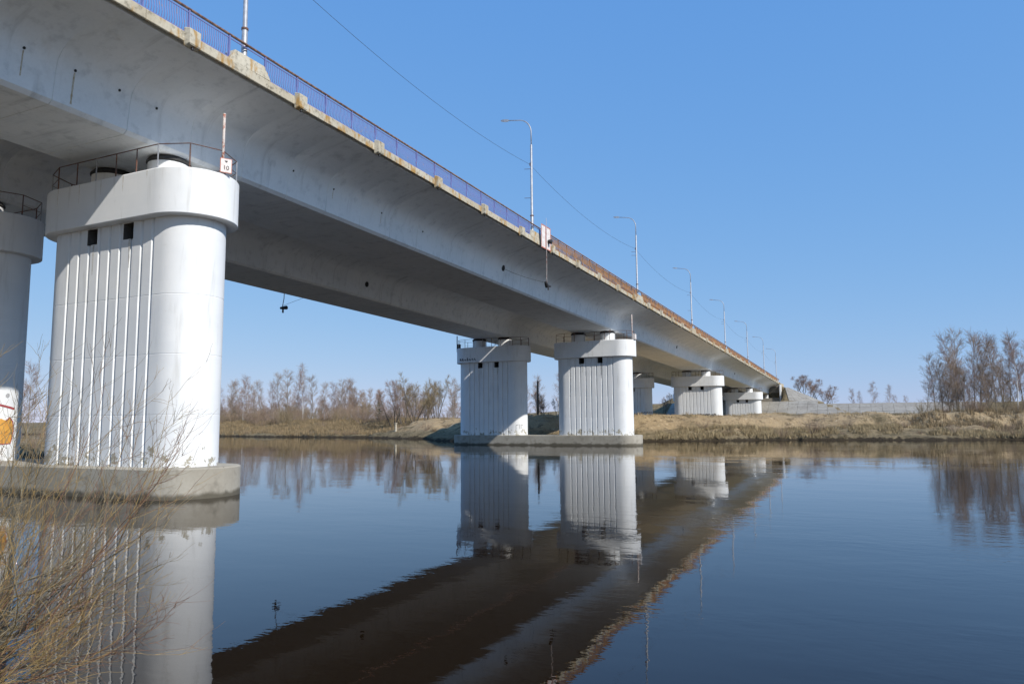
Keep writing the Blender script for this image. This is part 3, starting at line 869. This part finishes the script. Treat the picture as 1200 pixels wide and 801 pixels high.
# ------------------------------------------------------------------ far abutment and slope paving
root = empty('bridge_abutment', ((XR + XL) / 2, 234, 7.5))
tag(root, 'pale concrete abutment where the bridge meets the far embankment', 'abutment')
zb = zs(Y_END)
mb = MB(); mb.box(-47.6, XF + .15, 230.4, 232.2, 5.0, zb - 1.35, .04); mb.build('bearing_shelf', M['paving'], root)
mb = MB(); mb.box(-47.6, XF + .14, 232.25, 233.2, 5.0, zb + 2.95); mb.build('back_wall', M['paving'], root)
mb = MB(); mb.box(XF - .12, XF + .22, 229.6, 232.2, 7.0, zb + ZF - .05); mb.build('cheek_wall', M['head'], root)
mb = MB(); mb.box(XF - .10, XF + .22, 232.22, 240.0, 9.0, zb + 3.05); mb.build('wing_wall', M['kerb'], root)
for x in (XR + 1.9, XR - 1.9, XL + 1.9, XL - 1.9):
    mb = MB(); mb.tube([(x, 231.2, zb - 1.36), (x, 231.2, zb - .3)], .7, 20); mb.build('bearing_drum', M['head'], root, sharp=40)
    mb = MB(); mb.tube([(x, 231.2, zb - .3), (x, 231.2, zb - .135)], .8, 20); mb.build('bearing', M['bearing'], root, sharp=40)

def slab_field(name, label, rows, parent_loc):
    root = empty(name, parent_loc); tag(root, label, 'slope paving')
    rs = random.Random(11)
    for quad in rows:
        q = [Vector(p) for p in quad]
        nm = (q[1] - q[0]).cross(q[3] - q[0]).normalized()
        if nm.z < 0: nm = -nm
        c = sum(q, Vector()) / 4
        lift = .10 + rs.uniform(-.03, .03)
        top = [c + (p - c) * .975 + nm * lift for p in q]; bot = [c + (p - c) * .985 - nm * .25 for p in q]
        obj('slab', bot + top, [(3,2,1,0),(4,5,6,7),(0,1,5,4),(1,2,6,5),(2,3,7,6),(3,0,4,7)], M['paving'], root)
rows = []
for i in range(21):
    x0 = -52 + i * 2.55; x1 = x0 + 2.55
    for j in range(5):
        ya, yb = 222.9 - j * 2.2, 222.9 - (j + 1) * 2.2
        z = lambda y: 7.7 - .42 * (223 - y)
        xm = lambda y: min(x1, -20.9 + (12.3 - z(y)) / .465)
        if xm(ya) < x0 + .4: continue
        rows.append([(x0, yb, z(yb)), (xm(yb), yb, z(yb)), (xm(ya), ya, z(ya)), (x0, ya, z(ya))])
slab_field('slope_paving', 'weathered concrete slab slope below the far abutment', rows, (-32, 222, 5))
rows = []
for i in range(9):
    a0, a1 = math.radians(-14 + i * 10.5), math.radians(-14 + (i + 1) * 10.5)
    for j in range(4):
        r0, r1 = .9 + j * 2.4, .9 + (j + 1) * 2.4
        P_ = lambda a, r: (-20.9 + .35 + r * math.cos(a), 232.0 - r * math.sin(a) / 1.25, 12.3 - .465 * r)
        rows.append([P_(a0, r0), P_(a0, r1), P_(a1, r1), P_(a1, r0)])
slab_field('slope_paving', 'concrete slab cone on the side of the road embankment right of the abutment', rows, (-16, 238, 9))
rows = []
for i in range(13):
    x0 = -9.5 + i * 2.9; x1 = x0 + 2.9
    for j in range(3):
        y0, y1 = 228.4 + j * 3.1, 228.4 + (j + 1) * 3.1
        z = lambda y: 3.3 + (y - 228) * .3895
        rows.append([(x0, y0, z(y0)), (x1, y0, z(y0)), (x1, y1, z(y1)), (x0, y1, z(y1))])
slab_field('slope_paving', 'long row of grey concrete slabs facing the flood dyke at the right', rows, (8, 232, 5))

# ------------------------------------------------------------------ bare trees
def bark(name, c1, c2, scale=4):
    return simple(name, c1, c2, scale, .9, bstr=.4, bdist=.02, stretch=(1, 1, .25), world_space=False)
M['bark_grey'] = bark('bark_grey', (.26, .225, .185), (.16, .135, .11))
M['bark_dark'] = bark('bark_dark', (.14, .115, .09), (.085, .07, .058))
M['bark_birch'] = simple('bark_birch', (.62, .60, .57), (.10, .09, .085), 5, .8, bstr=.2, lo=.58, hi=.68, stretch=(1, 1, 2.5), world_space=False)
M['twig_brown'] = bark('twig_brown', (.33, .235, .16), (.24, .17, .12))
M['twig_purple'] = bark('twig_purple', (.32, .22, .175), (.23, .16, .13))
M['twig_olive'] = bark('twig_olive', (.31, .235, .125), (.23, .175, .10))
M['twig_gold'] = bark('twig_gold', (.26, .18, .07), (.19, .13, .055))
M['twig_grey'] = bark('twig_grey', (.20, .17, .145), (.14, .12, .105))
M['pine'] = bark('pine_needles', (.045, .055, .022), (.03, .038, .016))

def rand_dir(rng, d, ang):
    a = d.orthogonal().normalized(); b = d.cross(a); t = rng.uniform(0, 2 * math.pi)
    return (d * math.cos(ang) + (a * math.cos(t) + b * math.sin(t)) * math.sin(ang)).normalized()

def branch(mb, rng, p, d, L, r, nseg, n, up=.0, wob=.12, tip=.35):
    pts = [p.copy()]; rad = [r]; dirs = [d]
    for i in range(nseg):
        d = (d + Vector((rng.gauss(0, wob), rng.gauss(0, wob), rng.gauss(0, wob) + up))).normalized()
        p = p + d * (L / nseg); pts.append(p); rad.append(r * (1 - (1 - tip) * (i + 1) / nseg)); dirs.append(d)
    mb.tube(pts, rad, n, False)
    return pts, rad, dirs

def along(pts, dirs, rad, t):
    k = min(int(t * (len(pts) - 1)), len(pts) - 2); u = t * (len(pts) - 1) - k
    return pts[k].lerp(pts[k+1], u), dirs[k], rad[k] * (1 - u) + rad[k+1] * u

def make_tree(seed, kind):
    """returns trunk mesh builder and crown mesh builder for a bare tree about 12 m high"""
    rng = random.Random(seed); tr = MB(); cr = MB()
    def twigs(pts, dirs, rad, n, L, ang, up, depth=1):
        for _ in range(n):
            p, d, r = along(pts, dirs, rad, rng.uniform(.25, 1))
            q = branch(cr, rng, p, rand_dir(rng, d, ang * rng.uniform(.6, 1.3)), L * rng.uniform(.5, 1.2), .0095, 2, 3, up, .12, .5)
            if depth > 0: twigs(*(q[0], q[2], q[1]), 3, L * .55, ang, up, depth - 1)
    if kind == 'slender':
        pts, rad, dirs = branch(tr, rng, Vector((0, 0, -.3)), Vector((rng.gauss(0,.03), rng.gauss(0,.03), 1)).normalized(), 12.2, .105, 10, 6, .03, .035, .12)
        for i in range(44):
            t = .15 + .83 * (i + rng.random()) / 44
            p, d, r = along(pts, dirs, rad, t)
            L = (.7 + 2.6 * (1 - t) ** .7) * rng.uniform(.6, 1.15)
            q = branch(tr if L > 2 else cr, rng, p, rand_dir(rng, d, math.radians(rng.uniform(32, 58))), L, max(.012, r * .38), 4, 4, .10, .10, .3)
            twigs(q[0], q[2], q[1], 10, 1.0, math.radians(32), .10)
    elif kind == 'birch':
        pts, rad, dirs = branch(tr, rng, Vector((0, 0, -.3)), Vector((rng.gauss(0,.05), rng.gauss(0,.05), 1)).normalized(), 12.2, .12, 10, 7, .02, .06, .12)
        for i in range(36):
            t = .28 + .70 * (i + rng.random()) / 36
            p, d, r = along(pts, dirs, rad, t)
            L = (.6 + 3.0 * (1 - t) ** .7) * rng.uniform(.6, 1.1)
            q = branch(cr, rng, p, rand_dir(rng, d, math.radians(rng.uniform(25, 50))), L, max(.012, r * .3), 4, 4, .02, .10, .3)
            twigs(q[0], q[2], q[1], 11, 1.0, math.radians(36), -.06)
    elif kind == 'spread':
        for s in range(rng.choice((3, 4))):
            a = rng.uniform(0, 6.28)
            d0 = Vector((math.cos(a) * .38, math.sin(a) * .38, 1)).normalized()
            pts, rad, dirs = branch(tr, rng, Vector((math.cos(a)*.25, math.sin(a)*.25, -.3)), d0, 9.5 * rng.uniform(.8, 1.1), .13, 8, 6, .05, .09, .15)
            for i in range(12):
                t = .2 + .78 * (i + rng.random()) / 12
                p, d, r = along(pts, dirs, rad, t)
                L = (1.0 + 3.2 * (1 - t)) * rng.uniform(.6, 1.15)
                q = branch(tr, rng, p, rand_dir(rng, d, math.radians(rng.uniform(25, 50))), L, max(.02, r * .5), 4, 4, .12, .12, .25)
                for j in range(4):
                    p2, d2, r2 = along(q[0], q[2], q[1], rng.uniform(.3, 1))
                    q2 = branch(cr, rng, p2, rand_dir(rng, d2, math.radians(35)), L * .5, .02, 3, 3, .1, .12, .4)
                    twigs(q2[0], q2[2], q2[1], 7, .85, math.radians(32), .08)
    elif kind == 'conifer':
        pts, rad, dirs = branch(tr, rng, Vector((0, 0, -.3)), Vector((0, 0, 1)), 12.2, .14, 8, 6, .0, .02, .1)
        for i in range(70):
            t = .06 + .92 * (i + rng.random()) / 70
            p, d, r = along(pts, dirs, rad, t)
            L = (.25 + 3.4 * (1 - t)) * rng.uniform(.7, 1.1)
            q = branch(cr, rng, p, rand_dir(rng, d, math.radians(rng.uniform(70, 95))), L, .02, 3, 3, .03, .06, .4)
            for j in range(int(6 + L * 7)):
                p2, d2, r2 = along(q[0], q[2], q[1], rng.uniform(.1, 1)); dd = rand_dir(rng, d2, math.radians(55)) * .5
                sd = dd.orthogonal().normalized() * .07
                cr.add([p2 - sd, p2 + sd, p2 + dd], [(0, 1, 2)])
    elif kind == 'bush':
        for s in range(26):
            a = rng.uniform(0, 6.28); l = rng.uniform(.15, .75)
            pts, rad, dirs = branch(tr if s < 8 else cr, rng, Vector((math.cos(a)*rng.uniform(0,.9), math.sin(a)*rng.uniform(0,.9), -.2)), Vector((math.cos(a)*l, math.sin(a)*l, 1)).normalized(), rng.uniform(5, 11), .06, 6, 4, .02, .10, .2)
            twigs(pts, dirs, rad, 14, 2.0, math.radians(30), .06)
    return tr, cr

PROTO = {}
def proto(kind, seed, bk, tw):
    tr, cr = make_tree(seed, kind)
    a = mesh('trunk', tr.v, tr.f, M[bk], True); b = mesh('crown', cr.v, cr.f, M[tw])
    return a, b
for kind, seeds, bk, tw in (('slender', (1, 2, 3), 'bark_grey', 'twig_brown'), ('slender', (4, 5), 'bark_grey', 'twig_purple'), ('birch', (6, 7), 'bark_birch', 'twig_purple'),
                            ('spread', (8, 9, 10), 'bark_dark', 'twig_olive'), ('spread', (14, 15), 'bark_dark', 'twig_purple'), ('conifer', (11,), 'bark_dark', 'pine'), ('bush', (12, 13), 'twig_grey', 'twig_olive'), ('bush', (16, 17), 'twig_grey', 'twig_brown')):
    PROTO.setdefault(kind, []); key = kind + '_' + tw
    PROTO[key] = [proto(kind, s, bk, tw) for s in seeds]

trng = random.Random(21)
def tree(key, x, y, ztop, name, label, group, cat='tree', wide=1.0, lean=0.0, zb=None):
    g = float(ground(x, y)) if zb is None else zb
    a, b = trng.choice(PROTO[key])
    root = empty(name, (x, y, g - .05)); s = (ztop - g) / 12.0
    root.scale = (s * wide, s * wide, s); root.rotation_euler = (lean, lean * .5, trng.uniform(0, 6.28))
    tag(root, label, cat, group)
    for nme, me in (('trunk', a), ('crown', b)):
        o = bpy.data.objects.new(nme, me); COL.objects.link(o); o.parent = root
    return root

LEFT = [(-159.2,150,12.3),(-145.6,140,13.1),(-157.7,155,14.6),(-144.9,145,14.7),(-135.5,138,11.9),(-154.6,160,14.5),(-134.4,142,12.7),(-138.5,150,15.4),(-132.5,146,15.6),(-135.3,152,15.6),(-128.1,150,14.6),(-120.3,144,12.3),(-122,150,12.6),(-123.6,156,13.4),(-131.3,170,14.5),(-129.5,165,14.4),(-114.3,150,11.8),(-107.2,145,10.6),(-99.6,138,9.4),(-127.1,170,11.5),(-112.1,140,10.5)]
LW = 'bare brown tree in the wood on the far left bank, behind the dry grass'
for i, (x, y, z) in enumerate(LEFT):
    tree('slender_twig_brown' if i % 3 else 'slender_twig_purple', x, y, z, 'bare_tree', LW, 'bare trees of the left bank wood', wide=1.15)
for i in range(95):
    x = trng.uniform(-215, -88); y = np.interp(x, [-215, -88], [165, 146]) + trng.uniform(-4, 36)
    tree(trng.choice(['slender_twig_brown', 'slender_twig_purple', 'slender_twig_brown', 'spread_twig_purple']), x, y, trng.uniform(6.5, 12.0), 'bare_tree', LW, 'bare trees of the left bank wood', wide=1.2)
tree('birch_twig_purple', -118.8, 136, 16.0, 'birch_tree', 'leaning white-barked birch rising above the left bank wood', None, lean=.05, wide=.9)
tree('birch_twig_purple', -140.5, 139, 12.6, 'birch_tree', 'thin straight birch with a pale trunk left of the leaning birch', None, wide=.8)
tree('conifer_pine', -93.3, 131, 8.9, 'spruce_tree', 'small dark green conifer at the right end of the left bank wood', None, wide=.95)
tree('spread_twig_olive', -99.5, 134, 8.6, 'bare_tree', 'low rounded olive-brown tree beside the small conifer', None, wide=1.2)
for i in range(75):
    x = trng.uniform(-175, -86); y = float(np.interp(x, YW_X, YW_Y)) + trng.uniform(7, 30)
    tree(trng.choice(['bush_twig_olive', 'bush_twig_brown']), x, y, float(ground(x, y)) + trng.uniform(1.8, 5.2), 'bare_shrub', 'low leafless shrub on the grassy left bank in front of the wood', 'shrubs of the left bank', 'shrub', wide=1.3)
for i in range(70):
    x = trng.uniform(-185, -86); y = float(np.interp(x, YW_X, YW_Y)) + trng.uniform(14, 42)
    tree('bush_twig_brown', x, y, float(ground(x, y)) + trng.uniform(2.6, 6.0), 'bare_shrub', 'brown thicket bush among the trunks of the left bank wood', 'thicket of the left bank wood', 'shrub', wide=1.25)
tree('bush_twig_olive', -117.5, 128, 8.2, 'bare_shrub', 'golden-brown willow bush in front of the leaning birch', None, 'shrub', wide=1.2)
MND = [(-80.7,118,12.4,'leftmost bare tree on the sandy mound, finely branched'), (-81.2,122,13.1,'tall bare tree behind the left slope of the sandy mound'), (-75,116,12.9,'bare tree with dark forked base on top of the sandy mound'), (-75.2,120,12.2,'bare tree just behind the top of the sandy mound'), (-69.7,115,12.1,'rightmost spreading bare tree on the sandy mound, standing slightly apart')]
for i, (x, y, z, lb) in enumerate(MND): tree('spread_twig_olive' if i in (2, 4, 3) else 'spread_twig_purple', x, y, z, 'bare_tree', lb, 'trees on the sandy mound', wide=.85)
for i in range(14):
    x, y = -78 + trng.uniform(-9, 26), 140 + trng.uniform(0, 40)
    tree('slender_twig_brown', x, y, trng.uniform(7.5, 11.5), 'bare_tree', 'thin bare tree beyond the sandy mound, left of the river pier', 'thin trees beyond the mound', wide=1.2)
tree('slender_twig_brown', -85.6, 150, 12.6, 'bare_tree', 'slim bare tree against the left edge of the mid-river pier', None)
BTW = [('slender_twig_brown', -64.4, 150, 12.3, 'hazy bare tree between the two columns of the mid-river pier, left of the black post'), ('spread_twig_purple', -53.4, 127, 9.4, 'dark forked bare tree between the two columns of the mid-river pier'), ('spread_twig_purple', -52.2, 131, 8.8, 'smaller dark tree close behind the forked one between the pier columns'), ('birch_twig_purple', -70.3, 175, 15.1, 'tall pale birch partly hidden by the right column of the mid-river pier'), ('slender_twig_brown', -69.5, 160, 11.5, 'faint far bare tree at the right edge of the shaded left column')]
for k_, x, y, z, lb in BTW: tree(k_, x, y, z, 'bare_tree', lb, None)
tree('spread_twig_purple', -52.8, 215, 11.9, 'bare_tree', 'rounded bare tree seen between the two columns of the far-bank pier', None)
for i, (x, y, z) in enumerate([(-20.4,275,18.9),(-19.1,285,20),(-16.3,280,18.1),(-14.6,290,18),(-11.9,285,16.1),(-9.6,280,14)]):
    tree('spread_twig_purple', x, y, z, 'bare_tree', ORD[i] + ' from the left of the bare trees on the embankment behind the bridge end', 'trees on the road embankment', wide=1.15)
for i, (x, y, z) in enumerate([(-3.8,340,14.8),(-.5,338,13.5),(4.1,350,17.5),(10.1,345,16),(13.3,360,12.5),(17,350,11.8)]):
    tree('birch_twig_purple' if i in (2, 3) else 'slender_twig_purple', x, y, z, 'bare_tree', ORD[i] + ' from the left of the small distant trees beyond the dyke', 'distant trees beyond the dyke', wide=1.0)
RT = [(9.2,135,10.8),(10.8,140,13.2),(12.7,150,12.9),(13.9,145,16.7),(15.1,150,17.6),(14.8,138,14.3),(17.7,152,17.5),(17.2,140,15.3),(19.6,150,16.6),(20.2,146,16.4),(20,138,14.7),(22.7,150,16.6),(24.3,148,15.7),(24.1,140,14.4),(27.1,150,16),(14.4,130,10.3),(30,146,15.5),(29,155,16.5)]
for i, (x, y, z) in enumerate(RT):
    tree('slender_twig_brown' if i % 3 else 'slender_twig_purple', x, y, z, 'bare_tree', 'tall slender bare tree in the grove at the right edge', 'trees of the right-hand grove', wide=.95)
for i in range(32):
    x, y = trng.uniform(9, 36), trng.uniform(132, 156)
    tree('slender_twig_brown', x, y, trng.uniform(6.5, 12.5), 'bare_tree', 'young low bare tree among the tall ones of the right-hand grove', 'young trees of the right-hand grove', wide=1.25)
tree('birch_twig_purple', 21.2, 134, 13.6, 'birch_tree', 'white-trunked birch in the grove at the right edge', None)
for i in range(22):
    x = trng.uniform(6, 34); y = float(np.interp(x, YW_X, YW_Y)) + trng.uniform(12, 26)
    tree(trng.choice(['bush_twig_olive', 'bush_twig_brown']), x, y, float(ground(x, y)) + trng.uniform(1.8, 3.4), 'bare_shrub', 'low brown shrub at the foot of the right-hand grove', 'shrubs of the right-hand grove', 'shrub', wide=1.3)
for i in range(20):
    x = trng.uniform(-22, 24); y = float(np.interp(x, YW_X, YW_Y)) + trng.uniform(1.5, 8)
    tree(trng.choice(['bush_twig_olive', 'bush_twig_brown']), x, y, float(ground(x, y)) + trng.uniform(.9, 1.9), 'bare_shrub', 'small dry bush on the sandy slope above the right-hand waterline', 'bushes along the right-hand waterline', 'shrub', wide=1.5)
for i in range(46):
    x = trng.uniform(-150, 26)
    if -60 < x < -24: continue
    y = float(np.interp(x, YW_X, YW_Y)) + trng.uniform(.6, 2.6)
    tree(trng.choice(['bush_twig_olive', 'bush_twig_brown', 'bush_twig_brown']), x, y, float(ground(x, y)) + trng.uniform(.5, 1.3), 'bare_shrub', 'tiny bush overhanging the waterline of the far bank', 'tiny bushes on the waterline', 'shrub', wide=1.8)
tree('bush_twig_brown', -6.2, 107, 3.7, 'bare_shrub', 'large tan bush at the waterline right of the bridge end', None, 'shrub', wide=1.5)
tree('bush_twig_brown', -66.5, 106.5, 3.4, 'bare_shrub', 'dark leafless bush at the foot of the sandy mound', None, 'shrub', wide=1.4)
for i, (x, y, z) in enumerate([(-84, 51.5, 9.5), (-90, 54.5, 10.2), (-80, 47.5, 8.6)]):
    tree('slender_twig_purple', x, y, z, 'bare_tree', 'bare tree seen in the gap between the two columns of the nearest pier', 'trees in the gap of the nearest pier', zb=float(near_ground(x, y)))
for i in range(9):
    x = -66 - i * 3; y = float(np.interp(x, NB_X, NB_Y)) - trng.uniform(1, 3)
    tree('bush_twig_brown', x, y, 2.4 + trng.uniform(0, 1.2), 'bare_shrub', 'brown bush seen in the gap between the columns of the nearest pier', 'bushes in the gap of the nearest pier', 'shrub', wide=1.4, zb=float(near_ground(x, y)))

# posts on the bank
mb = MB(); g = float(ground(-73.6, 108)); mb.tube([(-73.6, 108, g - .3), (-73.6, 108, g + 1.25), (-73.6, 108, g + 1.3), (-73.6, 108, g + 1.45)], [.22, .2, .28, .28], 10)
tag(mb.build('marker_post', M['kerb'], sharp=40), 'short pale concrete post left of the sandy mound', 'post')
mb = MB(); g = float(ground(-48.4, 112)); mb.tube([(-48.4, 112, g - .3), (-48.35, 112, 9.35)], [.2, .15], 8)
tag(mb.build('wooden_post', M['bark_dark'], smooth=True), 'tall black post between the two columns of the mid-river pier', 'post')

# ------------------------------------------------------------------ dry grass and reeds (uncountable)
def grass_mat(name, c1, c2):
    mt, nt, b = mat_new(name); p = wpos(nt)
    n = noise(nt, p, 1.2, 4, .6)
    nt.links.new(mixc(nt, ramp(nt, n, .35, .65), c1, c2), b.inputs['Base Color']); b.inputs['Roughness'].default_value = .9
    return mt
M['grass'] = grass_mat('dry_grass', (.30, .225, .12), (.42, .33, .19))
M['reed'] = grass_mat('dry_reed', (.33, .24, .13), (.21, .155, .085))
def grass(name, label, mat, n, xr, dr, hr, seed, thin=None):
    r = np.random.default_rng(seed)
    x = r.uniform(*xr, n); d = r.uniform(*dr, n); y = np.interp(x, YW_X, YW_Y) + d
    keep = vnoise(x, y, 4, seed) + .6 * vnoise(x, y, 1.3, seed + 1) > (-.25 if thin is None else thin)
    x, y = x[keep], y[keep]; z = ground(x, y); k = z > .25; x, y, z = x[k], y[k], z[k]; n = len(x)
    v = np.zeros((n, 5, 3, 3)); 
    for b in range(5):
        a = r.uniform(0, 6.283, n); h = r.uniform(*hr, n); lean = r.uniform(.1, .55, n) * h; w = r.uniform(.02, .05, n)
        ox, oy = r.normal(0, .16, n), r.normal(0, .16, n)
        bx, by = x + ox, y + oy
        v[:, b, 0] = np.stack([bx - np.sin(a) * w, by + np.cos(a) * w, z - .1], 1)
        v[:, b, 1] = np.stack([bx + np.sin(a) * w, by - np.cos(a) * w, z - .1], 1)
        v[:, b, 2] = np.stack([bx + np.cos(a) * lean, by + np.sin(a) * lean, z + h], 1)
    vv = v.reshape(-1, 3); f = np.arange(len(vv)).reshape(-1, 3)
    me = bpy.data.meshes.new(name); me.vertices.add(len(vv)); me.vertices.foreach_set('co', vv.ravel())
    me.loops.add(len(f) * 3); me.loops.foreach_set('vertex_index', f.ravel().astype(np.int32))
    me.polygons.add(len(f)); me.polygons.foreach_set('loop_start', np.arange(0, len(f) * 3, 3, dtype=np.int32))
    me.materials.append(mat); me.update(calc_edges=True); me.validate()
    return tag(place(name, me, (0, 0, 0)), label, 'grass', None, 'stuff')
grass('dry_grass', 'dry tan grass covering the far left bank', M['reed'], 26000, (-190, -76), (.4, 26), (.35, .85), 1)
grass('dry_grass', 'short dry grass along the lower right bank', M['grass'], 16000, (-30, 40), (.4, 9), (.2, .6), 2, -.12)
grass('dry_grass', 'sparse dry grass tufts on the sandy crest and flat', M['grass'], 9000, (-75, 45), (9, 60), (.2, .55), 3, .08)
grass('dry_reed', 'tall brown reeds at the foot of the right-hand grove', M['reed'], 6000, (6, 40), (6, 24), (.3, .85), 4, .02)

# ------------------------------------------------------------------ foreground willow shrub
M['willow_a'] = simple('willow_twig_ochre', (.40, .27, .10), (.27, .175, .07), 9, .6, bstr=.1, world_space=True)
M['willow_c'] = simple('willow_twig_red', (.25, .13, .07), (.16, .09, .06), 9, .6, bstr=.1)
M['willow_b'] = simple('willow_twig_grey', (.27, .225, .14), (.17, .135, .085), 9, .7, bstr=.1, world_space=True)
wr = random.Random(77)
shrub = empty('willow_shrub', (-7.6, 3.6, .3))
tag(shrub, 'leafless ochre willow shrub spraying twigs across the lower left corner', 'shrub')

FWD = Vector((-.428, .904, 0)); RGT = Vector((.904, .428, 0)); UP = Vector((0, 0, 1))
def willow_stem(p, d, L, r, mat, ntw):
    mb = MB(); pts, rad, dirs = branch(mb, wr, p, d, L, r, 12, 5, .055, .075, .2)
    st = mb.build('stem', mat, shrub, smooth=True)
    tw = MB()
    for i in range(ntw):
        t = .12 + .86 * (i + wr.random()) / ntw
        q, dd, rr = along(pts, dirs, rad, t)
        l = wr.uniform(.35, 1.15) * (1.15 - .6 * t)
        b = branch(tw, wr, q, rand_dir(wr, dd, math.radians(wr.uniform(18, 48))), l, max(.0022, rr * .55), 7, 4, .06, .10, .35)
        for j in range(wr.choice((2, 3, 4))):
            q2, d2, r2 = along(b[0], b[2], b[1], wr.uniform(.2, .95))
            branch(tw, wr, q2, rand_dir(wr, d2, math.radians(wr.uniform(20, 50))), l * wr.uniform(.25, .6), .0020, 5, 3, .05, .12, .5)
    tw.build('twig_spray', mat, st, smooth=True)
BASE = Vector((-7.3, 3.7, .3))
for i in range(60):
    p = BASE + FWD * wr.uniform(-.9, 1.5) + RGT * wr.uniform(-.7, .35) + UP * wr.uniform(-.05, .25)
    th = math.radians(wr.choice([wr.uniform(4, 40), wr.uniform(30, 75), wr.uniform(50, 98)]))
    d = (RGT * math.cos(th) + UP * math.sin(th) + FWD * wr.gauss(0, .22)).normalized()
    L = wr.uniform(1.3, 2.7) + (.75 if 35 < math.degrees(th) < 80 else 0)
    willow_stem(p, d, L, wr.uniform(.0045, .009), wr.choice([M['willow_a'], M['willow_a'], M['willow_a'], M['willow_b'], M['willow_c']]), 13)
for i in range(6):
    p = BASE + FWD * wr.uniform(-.6, .8) + RGT * -.6 + UP * (.1 + .12 * i)
    d = (RGT + UP * wr.uniform(.08, .45) + FWD * wr.gauss(0, .12)).normalized()
    willow_stem(p, d, wr.uniform(2.0, 2.7), .017, M['willow_b'], 16)
